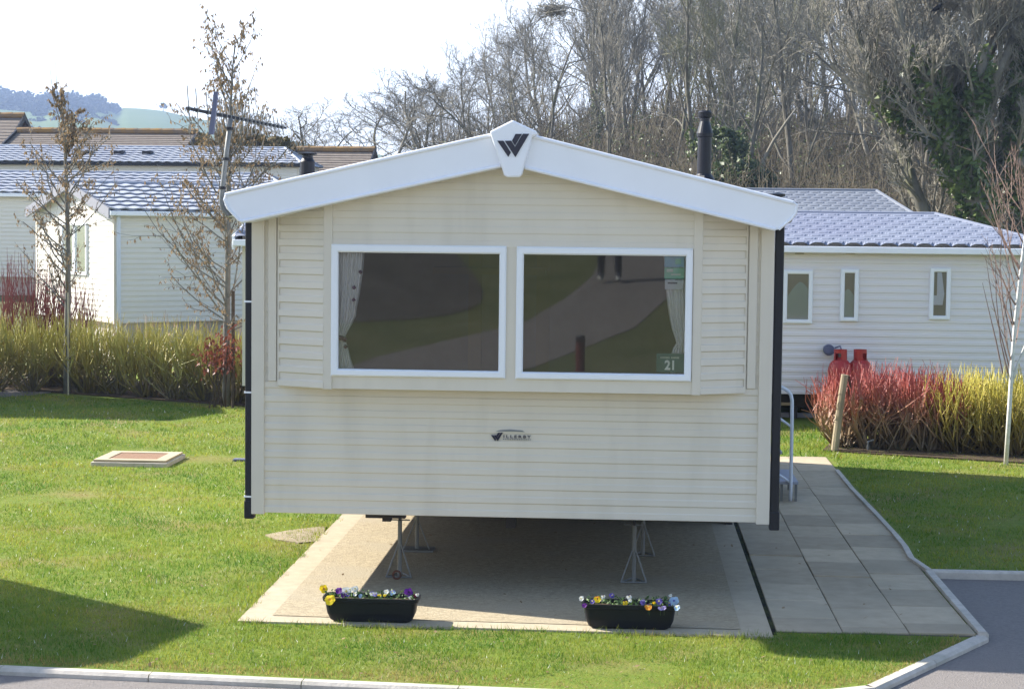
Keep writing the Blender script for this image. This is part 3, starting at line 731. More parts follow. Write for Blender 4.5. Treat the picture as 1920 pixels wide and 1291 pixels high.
FC = {'yellow':((.90,.68,.015),(.45,.18,.01)), 'orange':((.75,.32,.02),(.20,.05,.01)), 'purple':((.15,.02,.26),(.03,.005,.05)), 'white':((.80,.80,.74),(.6,.5,.1)),
      'lilac':((.40,.34,.62),(.1,.05,.2)), 'blue':((.42,.58,.75),(.1,.12,.35)), 'dark':((.035,.012,.05),(.4,.3,.05)), 'violet':((.13,.10,.36),(.6,.5,.15)), 'maroon':((.12,.012,.035),(.5,.35,.05))}
FM = {k: (mat(k+'_petals', a, .6, .3, c2=tuple(x*.8 for x in a), nscale=60, trans=.3), mat(k+'_flower_eye', b, .6)) for k, (a, b) in FC.items()}
def planter(pxl, pxr, pyb, pyt, label, flowers, seed):
    rng = random.Random(seed)
    a = G(pxl, pyb, .02); b = G(pxr, pyb+1, .02); yy = (a.y+b.y)/2 + .08
    xc = (a.x+b.x)/2; hw = (b.x-a.x)/2
    zt = P((pxl+pxr)/2, pyt, yy-.1).z
    base = Vector((xc, yy, .018)); h = zt - .018
    t = thing('planter', label, 'planter', base, 0, 'flower troughs on the concrete base')
    # trough body as stacked rounded rectangles
    def rr(w_, d_, z, r=.03, n=4):
        pts = []
        for cx_, cy_, a0 in ((w_-r, d_-r, 0), (-w_+r, d_-r, 90), (-w_+r, -d_+r, 180), (w_-r, -d_+r, 270)):
            for k in range(n+1):
                q = R(a0+90*k/n); pts.append(base + Vector((cx_+r*math.cos(q), cy_+r*math.sin(q), z)))
        return pts
    hb_ = hw*.885
    lv = [rr(hb_-.02,.062,.0,.03), rr(hb_,.07,.012,.035), rr(hb_+(hw-hb_)*.55,.082,h*.35,.035), rr(hw*.975,.092,h*.72,.035), rr(hw*.985,.094,h-.03,.035), rr(hw+.008,.104,h-.024,.035), rr(hw+.012,.106,h,.035), rr(hw-.004,.092,h,.03), rr(hw*.96,.084,h-.05,.03)]
    n = len(lv[0]); v = [p for l in lv for p in l]
    fs = [(i*n+j, i*n+(j+1) % n, (i+1)*n+(j+1) % n, (i+1)*n+j) for i in range(len(lv)-1) for j in range(n)] + [tuple(range(n-1,-1,-1))]
    mb = MB(); mb.add(v, fs); mb.build('trough', MT['trough'], t, auto=None)
    mb = MB(); mb.add(rr(hw*.955,.083,h-.028,.03), [tuple(range(n))]); mb.build('compost', MT['soil'], t)
    mb = MB()
    for k in range(230):
        c = base + Vector((rng.uniform(-hw*.95,hw*.95), rng.uniform(-.085,.085), h + rng.uniform(-.03,.022)))
        d = Vector((rng.uniform(-1,1), rng.uniform(-1,1), rng.uniform(.1,.9))).normalized(); e = d.orthogonal().normalized(); s_ = rng.uniform(.009,.019)
        e = (e*math.cos(k) + d.cross(e)*math.sin(k))
        mb.add([c, c+d*s_*.9+e*s_*.5, c+d*s_*2, c+d*s_*.9-e*s_*.5], [(0,1,2,3)])
    mb.build('foliage', MT['leaf_green'], t)
    for (fx_, dz_, s_, kind, low) in flowers:
        c = base + Vector((fx_*hw, -.125 if dz_ < 0 else rng.uniform(-.075,-.02) if dz_ < .03 else rng.uniform(-.05,.05), h + dz_))
        nrm = (rng.uniform(-.35,.35), -1, rng.uniform(.25,.7))
        s_ *= 1.12; mb = MB(); petal_flower(mb, c, nrm, s_, 0, 1, rng, 2 if low else None)
        mb.tube([c+Vector((0,.006,0)), c+Vector((0,.015,-.05))], .0015, 4, 3)
        mb.build('pansy', [FM[kind][0], FM[kind][1], FM[low or kind][0], MT['leaf_green']], t)
planter(606,782,1165,1122,'black trough with two bright yellow pansies at its left end',
    [(-1.05,.04,.030,'yellow',None),(-.84,-.010,.038,'yellow',None),(-.70,.035,.025,'purple',None),(-.64,.015,.02,'lilac',None),(-.56,.03,.03,'white',None),(-.60,.006,.018,'purple',None),
     (-.46,.04,.022,'white',None),(-.38,.035,.024,'white',None),(-.33,.018,.018,'white',None),(-.5,.01,.016,'violet',None),(-.22,.008,.015,'blue',None),(.02,.022,.018,'violet','white'),
     (.10,.024,.017,'white','lilac'),(.18,.012,.015,'white','yellow'),(.33,.035,.019,'white',None),(.30,.012,.014,'white','yellow'),(.46,.026,.022,'violet','blue'),(.80,.035,.032,'purple',None),(.85,.005,.014,'white',None),(.96,.012,.018,'maroon',None),(.99,.026,.014,'dark','white')], 11)
planter(1093,1267,1178,1134,'black trough with a large pale blue pansy at its right end',
    [(-1.04,.026,.018,'white',None),(-.97,-.005,.018,'purple',None),(-.8,.012,.018,'violet',None),(-.7,.026,.026,'orange','yellow'),(-.58,.034,.016,'dark','white'),(-.4,.032,.019,'violet',None),(-.62,.016,.015,'white',None),
     (-.02,.036,.020,'dark','white'),(-.11,.000,.022,'dark','yellow'),(.0,.018,.014,'white',None),(.28,.014,.020,'lilac','violet'),(.40,-.004,.025,'dark','orange'),(.43,-.012,.016,'orange',None),(.52,.004,.012,'yellow',None),
     (.63,.022,.024,'violet',None),(.66,-.01,.020,'dark','lilac'),(.74,-.008,.016,'lilac',None),(.88,.044,.013,'white',None),(.96,.016,.034,'blue',None),(1.02,-.006,.022,'white','blue'),(.84,.004,.020,'violet',None)], 23)

# ------------------------------------------------------------------ small ground things
a = [G(172,858,.09), G(325,862,.09), G(338,842,.09), G(206,840,.09)]
cx_ = sum(p.x for p in a)/4; cy_ = sum(p.y for p in a)/4
t = thing('drain_cover', 'square pale concrete drain cover with a brown gravel top set in the lawn', 'drain cover', (cx_, cy_, 0))
mb = MB()
def sq(h_, z): return [(cx_+h_*i, cy_+h_*j, z) for i, j in ((-1,-1),(1,-1),(1,1),(-1,1))]
mb.prism(sq(.42,.045), (0,0,-.1)); mb.build('frame', MT['kerb'], t, auto=.008)
mb = MB(); lo = [sq(.395,.07), sq(.27,.07), sq(.27,.06)]
mb.add([q for l in lo for q in l] + sq(.395,.048), [(i, (i+1) % 4, 4+(i+1) % 4, 4+i) for i in range(4)] + [(4+i, 4+(i+1) % 4, 8+(i+1) % 4, 8+i) for i in range(4)] + [(12+i, 12+(i+1) % 4, (i+1) % 4, i) for i in range(4)]); mb.build('rim', MT['slab'], t)
mb = MB(); mb.add(sq(.27,.063), [(0,1,2,3)]); mb.build('gravel_inset', mat('brown_gravel', (.20,.12,.08), .95, .1, c2=(.34,.22,.15), nscale=60, namt=1.4, bump=1, bscale=90), t)
mb = MB(); mb.prism([(p.x, p.y, .012) for p in (G(497,1004),G(545,995),G(590,990),G(612,988),G(600,1016),G(560,1019),G(520,1013))], (0,0,-.05))
tag(mb.build('stepping_slab', mat('worn_brown_slab', (.36,.30,.21), .95, .1, c2=(.25,.205,.14), nscale=14, bump=.4)), 'irregular broken paving slab in the grass touching the left edge of the concrete base', 'slab')
mb = MB(); q = G(448,859,.03); mb.box((q.x-.06,q.y-.05,0), (q.x+.12,q.y+.05,.03)); tag(mb.build('marker_block', MT['meter'], auto=.008), 'small grey block lying in the lawn beside the left black drainpipe', 'block')

# entrance steps with handrail on the right flank
sy = 18.0
t = thing('entrance_steps', 'grey entrance step with a white tubular handrail beside the right wall of the caravan', 'steps', (1.4, sy+.4, .02))
mb = MB(); a = P(1450,905,sy); b = P(1497,905,sy); zst = P(1480,902,sy).z
mb.box((XR+.05, sy, zst-.03), (b.x, sy+.9, zst)); mb.build('step', MT['step'], t, auto=.006)
mb = MB(); mb.box((XR+.05, sy+.5, zst+.2), (b.x-.12, sy+.95, zst+.23)); mb.build('step', MT['step'], t, auto=.006)
for px_ in (1466, 1493):
    for y_ in (sy+.05, sy+.85):
        x_ = P(px_,930,sy).x; mb = MB(); mb.box((x_-.012, y_-.012, .014), (x_+.012, y_+.012, zst-.03)); mb.build('leg', MT['steel'], t)
for y_ in (sy-.02,):
    mb = MB(); hp = [(1482,938),(1483,900),(1484,840),(1485,780),(1485,750),(1483,740),(1478,733),(1470,728),(1462,724),(1452,720)]
    mb.tube([P(x, y, y_) for x, y in hp], .017, 8); mb.tube([P(1484,800,y_), P(1466,787,y_), P(1452,777,y_)], .012, 8); mb.tube([P(1484,905,y_), P(1466,893,y_), P(1452,884,y_)], .012, 8)
    mb.build('handrail', MT['rail'], t, smooth=True)

# ------------------------------------------------------------------ neighbour caravans
def van_local(name, label, L_, Wd, zb, ze, zr, loc, rot, wallm, tilem, fascm, hip=(0,0), wins=(), dotty=False, tile=(.2,.3,.02,.022), ov=.12, skirt=None, pipe=True, group=None, gutm=None, gable_win=None, amp=1., gz=-.2, oy=.15):
    """front wall on y=0 facing -Y, length along +X; heights are absolute above loc.z"""
    t = thing(name, label, 'caravan', loc, rot, group, local=True)
    mb = MB(); sl = (zr-ze)/(Wd/2)
    def glim(z):
        h = (zr - .04 - z)/sl
        return (0,1) if h >= Wd/2 else (.5-h/Wd, .5+h/Wd)
    segs = sorted(wins, key=lambda q: q[0])
    clad(mb, (0,0), (L_,0), zb, ze+.02, (0,-1), amp=amp)
    clad(mb, (L_,Wd), (0,Wd), zb, ze+.02, (0,1))
    clad(mb, (0,Wd), (0,0), zb, (ze+.02 if hip[0] else zr-.05), (-1,0), None if hip[0] else glim, amp=amp)
    clad(mb, (L_,0), (L_,Wd), zb, (ze+.02 if hip[1] else zr-.05), (1,0), None if hip[1] else glim)
    mb.quad((0,0,zb),(L_,0,zb),(L_,Wd,zb),(0,Wd,zb))
    mb.build('cladding_wall', wallm, t, local=True)
    for x in (0, L_):
        for y in (0, Wd):
            mb = MB(); mb.box((x-.045 if x else x-.02, y-.02 if y == 0 else y-.045, zb-.01), (x+.02 if x else x+.045, y+.045 if y == 0 else y+.02, ze)); mb.build('corner_trim', MT['trim'], t, local=True)
    mb = MB(); x0, x1 = -ov, L_+ov; hw = Wd/2+oy; ln = math.hypot(hw, sl*hw); zee = zr - sl*hw
    def keepf(u, v):
        m_ = v/ln
        lo = hip[0]*m_ if hip[0] else 0; hi = (x1-x0) - (hip[1]*m_ if hip[1] else 0)
        return lo <= u <= hi
    tiles(mb, (x0, Wd/2-hw, zee), (1,0,0), (0,hw,sl*hw), (0,-sl,1), x1-x0, ln, *tile[:2], tile[2], tile[3], keep=keepf, sub=6, dotty=dotty)
    mb.add([(x1,Wd/2+hw,zee),(x0,Wd/2+hw,zee),(x0+hip[0],Wd/2,zr),(x1-hip[1],Wd/2,zr)], [(0,1,2,3)])
    mb.tube([(x0+hip[0],Wd/2,zr+.015),(x1-hip[1],Wd/2,zr+.015)], .05, 8)
    for s, hx in ((0,hip[0]), (1,hip[1])):
        if hx:
            ex_ = x0 if s == 0 else x1; ax_ = x0+hx if s == 0 else x1-hx
            mb.add([(ex_,Wd/2-hw,zee),(ax_,Wd/2,zr),(ex_,Wd/2+hw,zee)], [(0,1,2)])
            for yy in (Wd/2-hw, Wd/2+hw): mb.tube([(ex_,yy,zee+.02),(ax_,Wd/2,zr+.02)], .045, 8)
    mb.quad((x0,Wd/2-hw,zee-.03),(x0+hip[0],Wd/2,zr-.03-.0),(x1-hip[1],Wd/2,zr-.03),(x1,Wd/2-hw,zee-.03)); mb.quad((x0,Wd/2+hw,zee-.03),(x1,Wd/2+hw,zee-.03),(x1-hip[1],Wd/2,zr-.03),(x0+hip[0],Wd/2,zr-.03))
    rf = mb.build('roof', tilem, t, local=True)
    for s, hx in ((0,hip[0]), (1,hip[1])):
        if not hx:
            xx = x0-.02 if s == 0 else x1-.02
            for yy in (Wd/2-hw, Wd/2+hw):
                mb = MB()
                mb.prism([(xx,yy,zee-.15),(xx,Wd/2,zr-.13),(xx,Wd/2,zr+.05),(xx,yy,zee+.04)], (.04,0,0))
                mb.build('barge_board', fascm, t, local=True)
    mb = MB(); mb.box((x0, Wd/2-hw-.05, zee-.10), (x1, Wd/2-hw+.015, zee-.01)); mb.build('gutter', gutm or MT['white'], t, local=True, auto=.012)
    if pipe:
        mb = MB(); mb.box((.03,-.075,zb-.2),(.095,-.012,ze)); mb.build('drainpipe', MT['rail'], t, local=True)
    if skirt:
        mb = MB(); mb.box((.08,.10,gz), (L_-.08,Wd-.1,zb-.002)); mb.build('skirting_or_blocker', skirt, t, local=True)
    for (xa, xb, za, zb2, kind) in wins:
        mb = MB(); ring(mb, (xa,xb,za,zb2), (xa+.055,xb-.055,za+.055,zb2-.055), -.05, .0, .01)
        wo = mb.build('window', MT['winframe'], t, local=True)
        mb = MB(); mb.quad((xa+.04,-.022,za+.04),(xb-.04,-.022,za+.04),(xb-.04,-.022,zb2-.04),(xa+.04,-.022,zb2-.04)); mb.build('pane', MT['glass_dark'], wo, local=True)
        mb = MB(); mb.quad((xa+.04,-.018,za+.04),(xb-.04,-.018,za+.04),(xb-.04,-.018,zb2-.04),(xa+.04,-.018,zb2-.04), 0)
        if kind == 1: # pale shape painted as an arc of reflection in the glass
            mb.add([(xa+.06,-.0195,za+.05)]+[(xa+.06+(xb-xa-.12)*k/10,-.0195,zb2-.16-.14*abs(k/10-.62)**1.5*3) for k in range(11)]+[(xb-.06,-.0195,za+.05)], [tuple(range(13))], 1)
        if kind == 2:  # lower pale arc, also a reflection put into the colour
            mb.add([(xa+.06,-.0195,za+.05)]+[(xa+.06+(xb-xa-.12)*k/10,-.0195,za+(zb2-za)*(.62-.25*abs(k/10-.35)**1.5)) for k in range(11)]+[(xb-.06,-.0195,za+.05)], [tuple(range(13))], 1)
        if kind == 3:
            c_ = (xa+xb)/2; mb.add([(c_-.04,-.0195,zb2-.06),(c_+.02,-.0195,zb2-.06),(c_+.06,-.0195,za+.35),(c_+.04,-.0195,za+.2),(xa+.06,-.0195,za+.2),(xa+.06,-.0195,za+.33),(c_-.04,-.0195,za+.33)], [tuple(range(7))], 2)
        mb.build('pane_backing', [MT['interior'], MT['poster_pale'], MT['white']], wo, local=True)
    if gable_win:
        ya, yb_, za, zb2 = gable_win
        for k in range(2):
            y0 = ya + (yb_-ya)*k/2; y1 = ya + (yb_-ya)*(k+1)/2; mb = MB()
            o_ = (y0,y1,za,zb2); v_ = MB(); ring(v_, o_, (y0+.06,y1-.06,za+.06,zb2-.06), -.05, .0, .01)
            v_.v = [(q[1], q[0], q[2]) for q in v_.v]; wo = v_.build('window', MT['winframe'], t, local=True)
            mb.quad((-.022,y0+.04,za+.04),(-.022,y1-.04,za+.04),(-.022,y1-.04,zb2-.04),(-.022,y0+.04,zb2-.04)); mb.build('pane', MT['glass_dark'], wo, local=True)
            mb = MB(); mb.quad((-.018,y0+.04,za+.04),(-.018,y1-.04,za+.04),(-.018,y1-.04,zb2-.04),(-.018,y0+.04,zb2-.04)); mb.build('pane_backing', MT['dark_steel'], wo, local=True)
    return t
brick = MT['brick']
# left neighbour with gable toward the sun
YA = 34.0
ca = P(214, 388, YA); zbA = P(214, 606, YA).z
van_local('static_caravan', 'cream caravan with a grey edged gable end lit by the sun, behind the left hedge', 10.5, 3.66, zbA, ca.z-.02, ca.z+.46, (ca.x, ca.y, 0), R(40), MT['van_wall'], MT['tile'], MT['grey_fascia'],
          tile=(.3,.3,.024,.036), ov=.16, skirt=MT['kerb'], gable_win=(1.15,2.35,zbA+.85,zbA+1.85), gz=0, group=None)
# B: roof and cream wall at the left edge
YBv = 45.0
e0 = P(0,358,YBv); e1 = P(552,345,YBv); zr = P(200,325,YBv+1.83).z
van_local('static_caravan', 'cream caravan at the left edge, its tiled roof just above the sunlit gable', e1.x-e0.x+7, 3.66, e0.z-2.1, e0.z, zr, (e0.x-7, YBv, 0), 0, MT['van_wall'], MT['tile'], MT['grey_fascia'], tile=(.3,.3,.024,.036), hip=(0,1.2), skirt=MT['kerb'], gz=.5, pipe=False)
YC = 58.0
e0 = P(0,300,YC); e1 = P(560,300,YC); zr = P(200,276,YC+1.83).z
cC = van_local('static_caravan', 'caravan whose tiled roof shows three dark vents and a black gutter', e1.x-e0.x+6, 3.66, e0.z-2.1, e0.z, zr, (e0.x-6, YC, 0), 0, MT['van_wall'], MT['tile'], MT['white'], tile=(.3,.3,.024,.036), hip=(0,.9), skirt=MT['kerb'], gutm=MT['black'], gz=1, pipe=False)
for px_ in (162,222,275):
    q = P(px_,289,YC+.8); mb = MB(); mb.box((q.x-.14-(e0.x-6), .75, q.z-.07), (q.x+.14-(e0.x-6), 1.1, q.z+.1)); mb.build('roof_vent', MT['black'], cC, local=True)
# right neighbour
YR = 25.7
e0 = P(1475,459,YR); e1 = P(1965,463,YR); zr = P(1640,404.5,YR+1.83).z; zbR = P(1475,738,YR).z
xo = e1.x - 11.
def rx(px): return P(px,560,YR).x - xo
def rz(px, py): return P(px,py,YR).z
wl = [(rx(1468),rx(1523),rz(1500,606),rz(1500,506),1), (rx(1575),rx(1609),rz(1590,602),rz(1590,504),2), (rx(1742),rx(1781),rz(1760,599),rz(1760,502),3)]
vR = van_local('static_caravan', 'pale caravan with three narrow windows and lilac tiles, behind the red gas cylinders', 11., 3.66, zbR, e0.z+.03, zr, (xo, YR, 0), R(.0), MT['van_wall_r'], MT['tile_lilac'], MT['white'], hip=(0,1.35), wins=wl, dotty=True, tile=(.24,.2,.042,.004), amp=.8, gz=-.1, pipe=False)
mb = MB(); mb.box((.4,.4,zbR-.22),(10.6,3.2,zbR-.003)); mb.build('chassis', MT['dark_steel'], vR, local=True)
mb = MB(); q = rz(1500,778); mb.box((1,.5,q-.1),(10,.58,q-.02)); mb.box((2,.2,rz(1470,762)),(rx(1495),.25,rz(1470,757)),1); mb.build('skirt_rail', [MT['step'], MT['interior_pale']], vR, local=True)
for px_ in (1497,1592):
    mb = MB(); q = rz(px_,471); mb.box((rx(px_-8),-.05,q-.04),(rx(px_+8),-.012,q+.02)); mb.build('wall_vent', MT['kerb'], vR, local=True)
mb = MB(); q = P(1553,655,YR); mb.tube([(q.x-xo,-.02,q.z),(q.x-xo,-.12,q.z)], .075, 18); mb.tube([(q.x-xo-.02,-.12,q.z),(q.x-xo-.02,-.16,q.z)], .05, 16); mb.tube([(q.x-xo+.08,-.1,q.z+.03),(q.x-xo+.14,-.16,q.z+.06),(q.x-xo+.17,-.2,q.z-.02)], .012, 6)
mb.build('gas_regulator', MT['meter'], vR, local=True)
for k, px_ in enumerate((1497,1640,1800)):
    mb = MB(); x_ = rx(px_); mb.box((x_-.05,.35,-.1),(x_+.05,.5,zbR-.2)); mb.build('support_leg', MT['dark_steel'], vR, local=True)
# roof behind it
Y2 = 38.0
e0 = P(1415,402,Y2); zr = P(1530,359,Y2+1.83).z; e1 = P(1712,402,Y2)
van_local('static_caravan', 'caravan farther back on the right of which only the grey tiled roof shows', e1.x-e0.x+6, 3.66, e0.z-2.1, e0.z-.02, zr, (e0.x-6, Y2, 0), 0, MT['van_wall_r'], MT['tile_dark'], MT['tile_dark'], hip=(0,.62), dotty=True, tile=(.24,.2,.028,.009), skirt=MT['kerb'], gz=.2, pipe=False)
# two caravans just outside the frame on the left, whose shadows lie across the lawn
van_local('static_caravan', 'cream caravan standing outside the left edge whose gable shadow crosses the far lawn', 10., 2.3, .6, 2.8, 3.12, (-20., 25.75, 0), 0, MT['van_wall'], MT['tile'], MT['grey_fascia'], skirt=MT['kerb'], gz=0, pipe=False)
van_local('static_caravan', 'cream caravan standing outside the lower left edge whose corner shadow lies on the near lawn', 9., 1.9, .6, 2.75, 3.0, (-6.70, 13.2, 0), R(143), MT['van_wall'], MT['tile'], MT['grey_fascia'], skirt=MT['kerb'], gz=0, pipe=False)
# gas cylinders
GC = None
for k, (px_, pyt, Y) in enumerate(((1576,655,YR-.45), (1613,660,YR-.38))):
    tpt = P(px_, pyt, Y); zb_ = -.02; h = tpt.z - zb_
    if k == 0:
        t = thing('gas_cylinder', 'red gas cylinder joined to the round regulator, left one of the pair', 'gas cylinder', (tpt.x, Y, zb_), 0, 'red gas cylinders by the right caravan')
        b = Vector((tpt.x, Y, zb_)); r_ = .165; mb = MB()
        mb.lathe(b, [(.14,0),(.15,.05),(r_,.08),(r_,h-.30),(r_*.97,h-.25),(r_*.85,h-.19),(r_*.6,h-.145),(.05,h-.13),(.03,h-.10)], 20)
        mb.build('body', MT['gas_red'], t, smooth=False)
        mb = MB(); n_ = 20; rr_ = .088
        for i in range(n_):
            if i % 10 in (2,3,4): z0_, z1_ = h-.045, h
            else: z0_, z1_ = h-.15, h
            a0, a1 = 2*math.pi*i/n_, 2*math.pi*(i+1)/n_
            mb.quad(b+Vector((rr_*math.cos(a0),rr_*math.sin(a0),z0_)), b+Vector((rr_*math.cos(a1),rr_*math.sin(a1),z0_)), b+Vector((rr_*math.cos(a1),rr_*math.sin(a1),z1_)), b+Vector((rr_*math.cos(a0),rr_*math.sin(a0),z1_)))
        mb.build('collar', MT['gas_red'], t)
        mb = MB(); mb.lathe(b, [(.03,h-.12),(.03,h-.05),(.045,h-.045),(.045,h-.02)], 10); mb.build('valve', MT['steel'], t)
        GC = t
    else:
        dup(GC, (tpt.x, Y, zb_), 1.2, 1, 'red gas cylinder standing apart from the regulator, right one of the pair')
# timber stakes by the red shrubs
b = G(1563,846); tpt = P(1584,702,b.y)
mb = MB(); mb.tube([b-Vector((0,0,.1)), b.lerp(tpt,.5), tpt], [.047,.046,.044], 10); tag(mb.build('timber_stake', MT['timber']), 'pale round timber stake leaning in front of the red stemmed shrubs', 'stake')
b = G(1612,843)+Vector((0,.25,0)); tpt = P(1588,704,b.y)
mb = MB(); mb.tube([b-Vector((0,0,.1)), b.lerp(tpt,.5), tpt], [.04,.04,.036], 8); tag(mb.build('timber_stake', MT['timber_dark']), 'dark brown timber stake crossing behind the pale leaning one', 'stake')
b = G(1627,846); mb = MB(); mb.tube([b, b+Vector((0,0,.12)), b+Vector((.07,0,.14))], .014, 6); tag(mb.build('bent_pipe', MT['steel']), 'short bent grey pipe stub beside the foot of the dark stake', 'pipe')

# ------------------------------------------------------------------ brown roofed buildings
def tiled_building(label, pts, name='tiled_building', vm=None):
    """pts: ridge left px, ridge right px, ridge y, eave y, Y distance"""
    pl_, pr2, pyr, pye, Y = pts
    a = P(pl_, pyr, Y+3); b = P(pr2, pyr, Y+3); e = P(pl_, pye, Y)
    x0, x1 = a.x, b.x; zr = a.z; ze = e.z; g0 = ground_z((x0+x1)/2, Y)
    t = thing(name, label, 'building', ((x0+x1)/2, Y+3, g0))
    mb = MB(); n = 14; rows = []
    for k in range(n+1):
        s_ = k/n; y_ = Y + 3*s_; z_ = ze + (zr-ze)*s_
        rows.append((y_, z_)); 
        if k < n: rows.append((Y+3*(k+1)/n-.002, ze+(zr-ze)*(k+1)/n-.025))
    for (y0_, z0_), (y1_, z1_) in zip(rows[:-1], rows[1:]): mb.quad((x0,y0_,z0_),(x1,y0_,z0_),(x1,y1_,z1_),(x0,y1_,z1_))
    mb.quad((x0,Y+3,zr),(x1,Y+3,zr),(x1,Y+6,ze),(x0,Y+6,ze))
    rf = mb.build('roof', MT['old_tile'], t)
    mb = MB(); k = int((x1-x0)/.45)
    for i in range(k):
        xa = x0+(x1-x0)*i/k; mb.tube([(xa,Y+3,zr+.03),(xa+(x1-x0)/k*1.02,Y+3,zr+.045)], .13, 7)
    mb.build('ridge', MT['lichen'], rf)
    mb = MB()
    for xx in (x0-.03, x1-.03):
        mb = MB()
        mb.prism([(xx,Y-.05,ze-.15),(xx,Y+3,zr-.12),(xx,Y+3,zr+.1),(xx,Y-.05,ze+.06)], (.06,0,0)); mb.prism([(xx,Y+6.05,ze-.15),(xx,Y+3,zr-.12),(xx,Y+3,zr+.1),(xx,Y+6.05,ze+.06)], (.06,0,0))
        mb.build('barge_board', MT['black'], t)
    mb = MB(); mb.box((x0+.25,Y+.3,g0-.5),(x1-.25,Y+5.7,ze-.02))
    for xx in (x0+.25, x1-.25): mb.add([(xx,Y+.3,ze-.02),(xx,Y+5.7,ze-.02),(xx,Y+3,zr-.1)], [(0,1,2)])
    mb.build('wall', MT['brick'], t)
tiled_building('long low building whose brown roof has a straight lichen covered ridge, left background', (32,372,247,296,66))
tiled_building('building at the far left edge with the highest brown ridge', (-220,46,217,300,69.5))
tiled_building('brown roofed building with an orange lichen ridge seen right of the dark roof cowl', (556,703,282,345,66))

# ------------------------------------------------------------------ plants
def growth(rng, start, d, length, r0, lev, spec, out, tr=None):
    s = spec[lev]; n = s['n']; p = Vector(start); d = Vector(d).normalized(); pts = [p.copy()]; rad = [r0]
    for i in range(n):
        d = d + Vector((rng.gauss(0,1), rng.gauss(0,1), rng.gauss(0,1)))*s['wob'] + Vector((0,0,s['up']))
        d.normalize(); p = p + d*(length/n); pts.append(p.copy()); rad.append(r0*(1-(1-s['taper'])*(i+1)/n))
    out.append((pts, rad, lev))
    if lev+1 < len(spec):
        c = spec[lev+1]; k = s['kids']; k = rng.randint(*k) if isinstance(k, tuple) else k
        for i in range(k):
            t = s['from'] + (1-s['from'])*(i+rng.random())/k
            t = min(.985, t); f = t*n; j = min(n-1, int(f)); q = pts[j].lerp(pts[j+1], f-j); dd = (pts[j+1]-pts[j]).normalized()
            az_ = i*2.4 + rng.uniform(-.5,.5); o1 = dd.orthogonal().normalized(); o2 = dd.cross(o1)
            ang = R(rng.uniform(*s['ang'])); nd = dd*math.cos(ang) + (o1*math.cos(az_)+o2*math.sin(az_))*math.sin(ang)
            ln = s['klen']*length*(1-s['kfall']*t)*rng.uniform(.75,1.2)
            growth(rng, q, nd, ln, max(c['rmin'], (rad[j])*s['krad']), lev+1, spec, out)
WOOD = [dict(n=10,wob=.06,up=.07,taper=.25,kids=(9,12),ang=(18,40),klen=.50,kfall=.55,krad=.48,rmin=.03),
        dict(n=6,wob=.10,up=.14,taper=.35,kids=(7,9),ang=(18,42),klen=.50,kfall=.4,krad=.5,rmin=.028),
        dict(n=4,wob=.13,up=.12,taper=.4,kids=(5,7),ang=(20,46),klen=.52,kfall=.35,krad=.55,rmin=.0145),
        dict(n=3,wob=.14,up=.10,taper=.5,kids=(4,5),ang=(20,48),klen=.55,kfall=.3,krad=.6,rmin=.0105),
        dict(n=2,wob=.18,up=.05,taper=.35,kids=0,ang=(0,0),klen=0,kfall=0,krad=0,rmin=.0075)]
for s in WOOD: s['from'] = .28
WOOD[0]['from'] = .22
WIDE = [dict(s) for s in WOOD]
WIDE[0].update(wob=.09, up=.04, ang=(30,58), klen=.62, kids=(9,12)); WIDE[0]['from'] = .2
WIDE[1].update(wob=.16, up=.08, ang=(28,55), klen=.52, rmin=.034); WIDE[2].update(wob=.17, up=.06, ang=(28,55), rmin=.018); WIDE[3].update(wob=.17, up=.05, ang=(28,58))
def leaf_clump(mb, c, rad, n, size, rng, flat=1., mi=0):
    for _ in range(n):
        while True:
            o = Vector((rng.uniform(-1,1), rng.uniform(-1,1), rng.uniform(-1,1)))
            if o.length < 1: break
        q = Vector(c) + Vector((o.x*rad, o.y*rad, o.z*rad*flat))
        a = Vector((rng.gauss(0,1), rng.gauss(0,1), rng.gauss(0,1))).normalized(); b = a.orthogonal().normalized(); s_ = size*rng.uniform(.6,1.3)
        mb.add([q-a*s_, q+b*s_*.55, q+a*s_, q-b*s_*.55], [(0,1,2,3)], mi)
def wood_tree(seed, stems=1, H=10., lean=.0, ivy=0., barkm='bark', twigm='twig', label='', group=None, spec=WOOD):
    rng = random.Random(seed); out = []
    for k in range(stems):
        a = rng.uniform(0,6.28); l = (.10 if stems == 1 else rng.uniform(.18,.32)) + lean
        growth(rng, (0,0,-.4), (math.cos(a)*l, math.sin(a)*l, 1), H*rng.uniform(.86,.98), H*.0135*rng.uniform(.85,1.1), 0, spec, out)
    t = thing('bare_tree', label, 'tree', (0,0,0), 0, group, local=True)
    mb = MB()
    for p, r_, lv in out:
        if lv <= 1: mb.tube(p, r_, 7 if lv == 0 else 5, cap=False)
    mb.build('trunk', MT[barkm], t, smooth=True, local=True)
    mb = MB()
    for p, r_, lv in out:
        if lv >= 2: mb.tube(p, r_, 3, cap=False)
    mb.build('crown', MT[twigm], t, local=True)
    if ivy:
        mb = MB()
        for p, r_, lv in out:
            if lv > 1: continue
            for i in range(len(p)-1):
                for q in range(3):
                    c = p[i].lerp(p[i+1], rng.random())
                    if c.z < ivy*H*rng.uniform(.6,1.15): leaf_clump(mb, c, r_[i]*1.5+.16, 26, .085, rng, 1.5)
        mb.build('ivy', MT['ivy'], t, local=True)
    return t
LB = 'bare grey tree in the wood on the slope behind the caravans'
GB = 'bare trees of the wood'
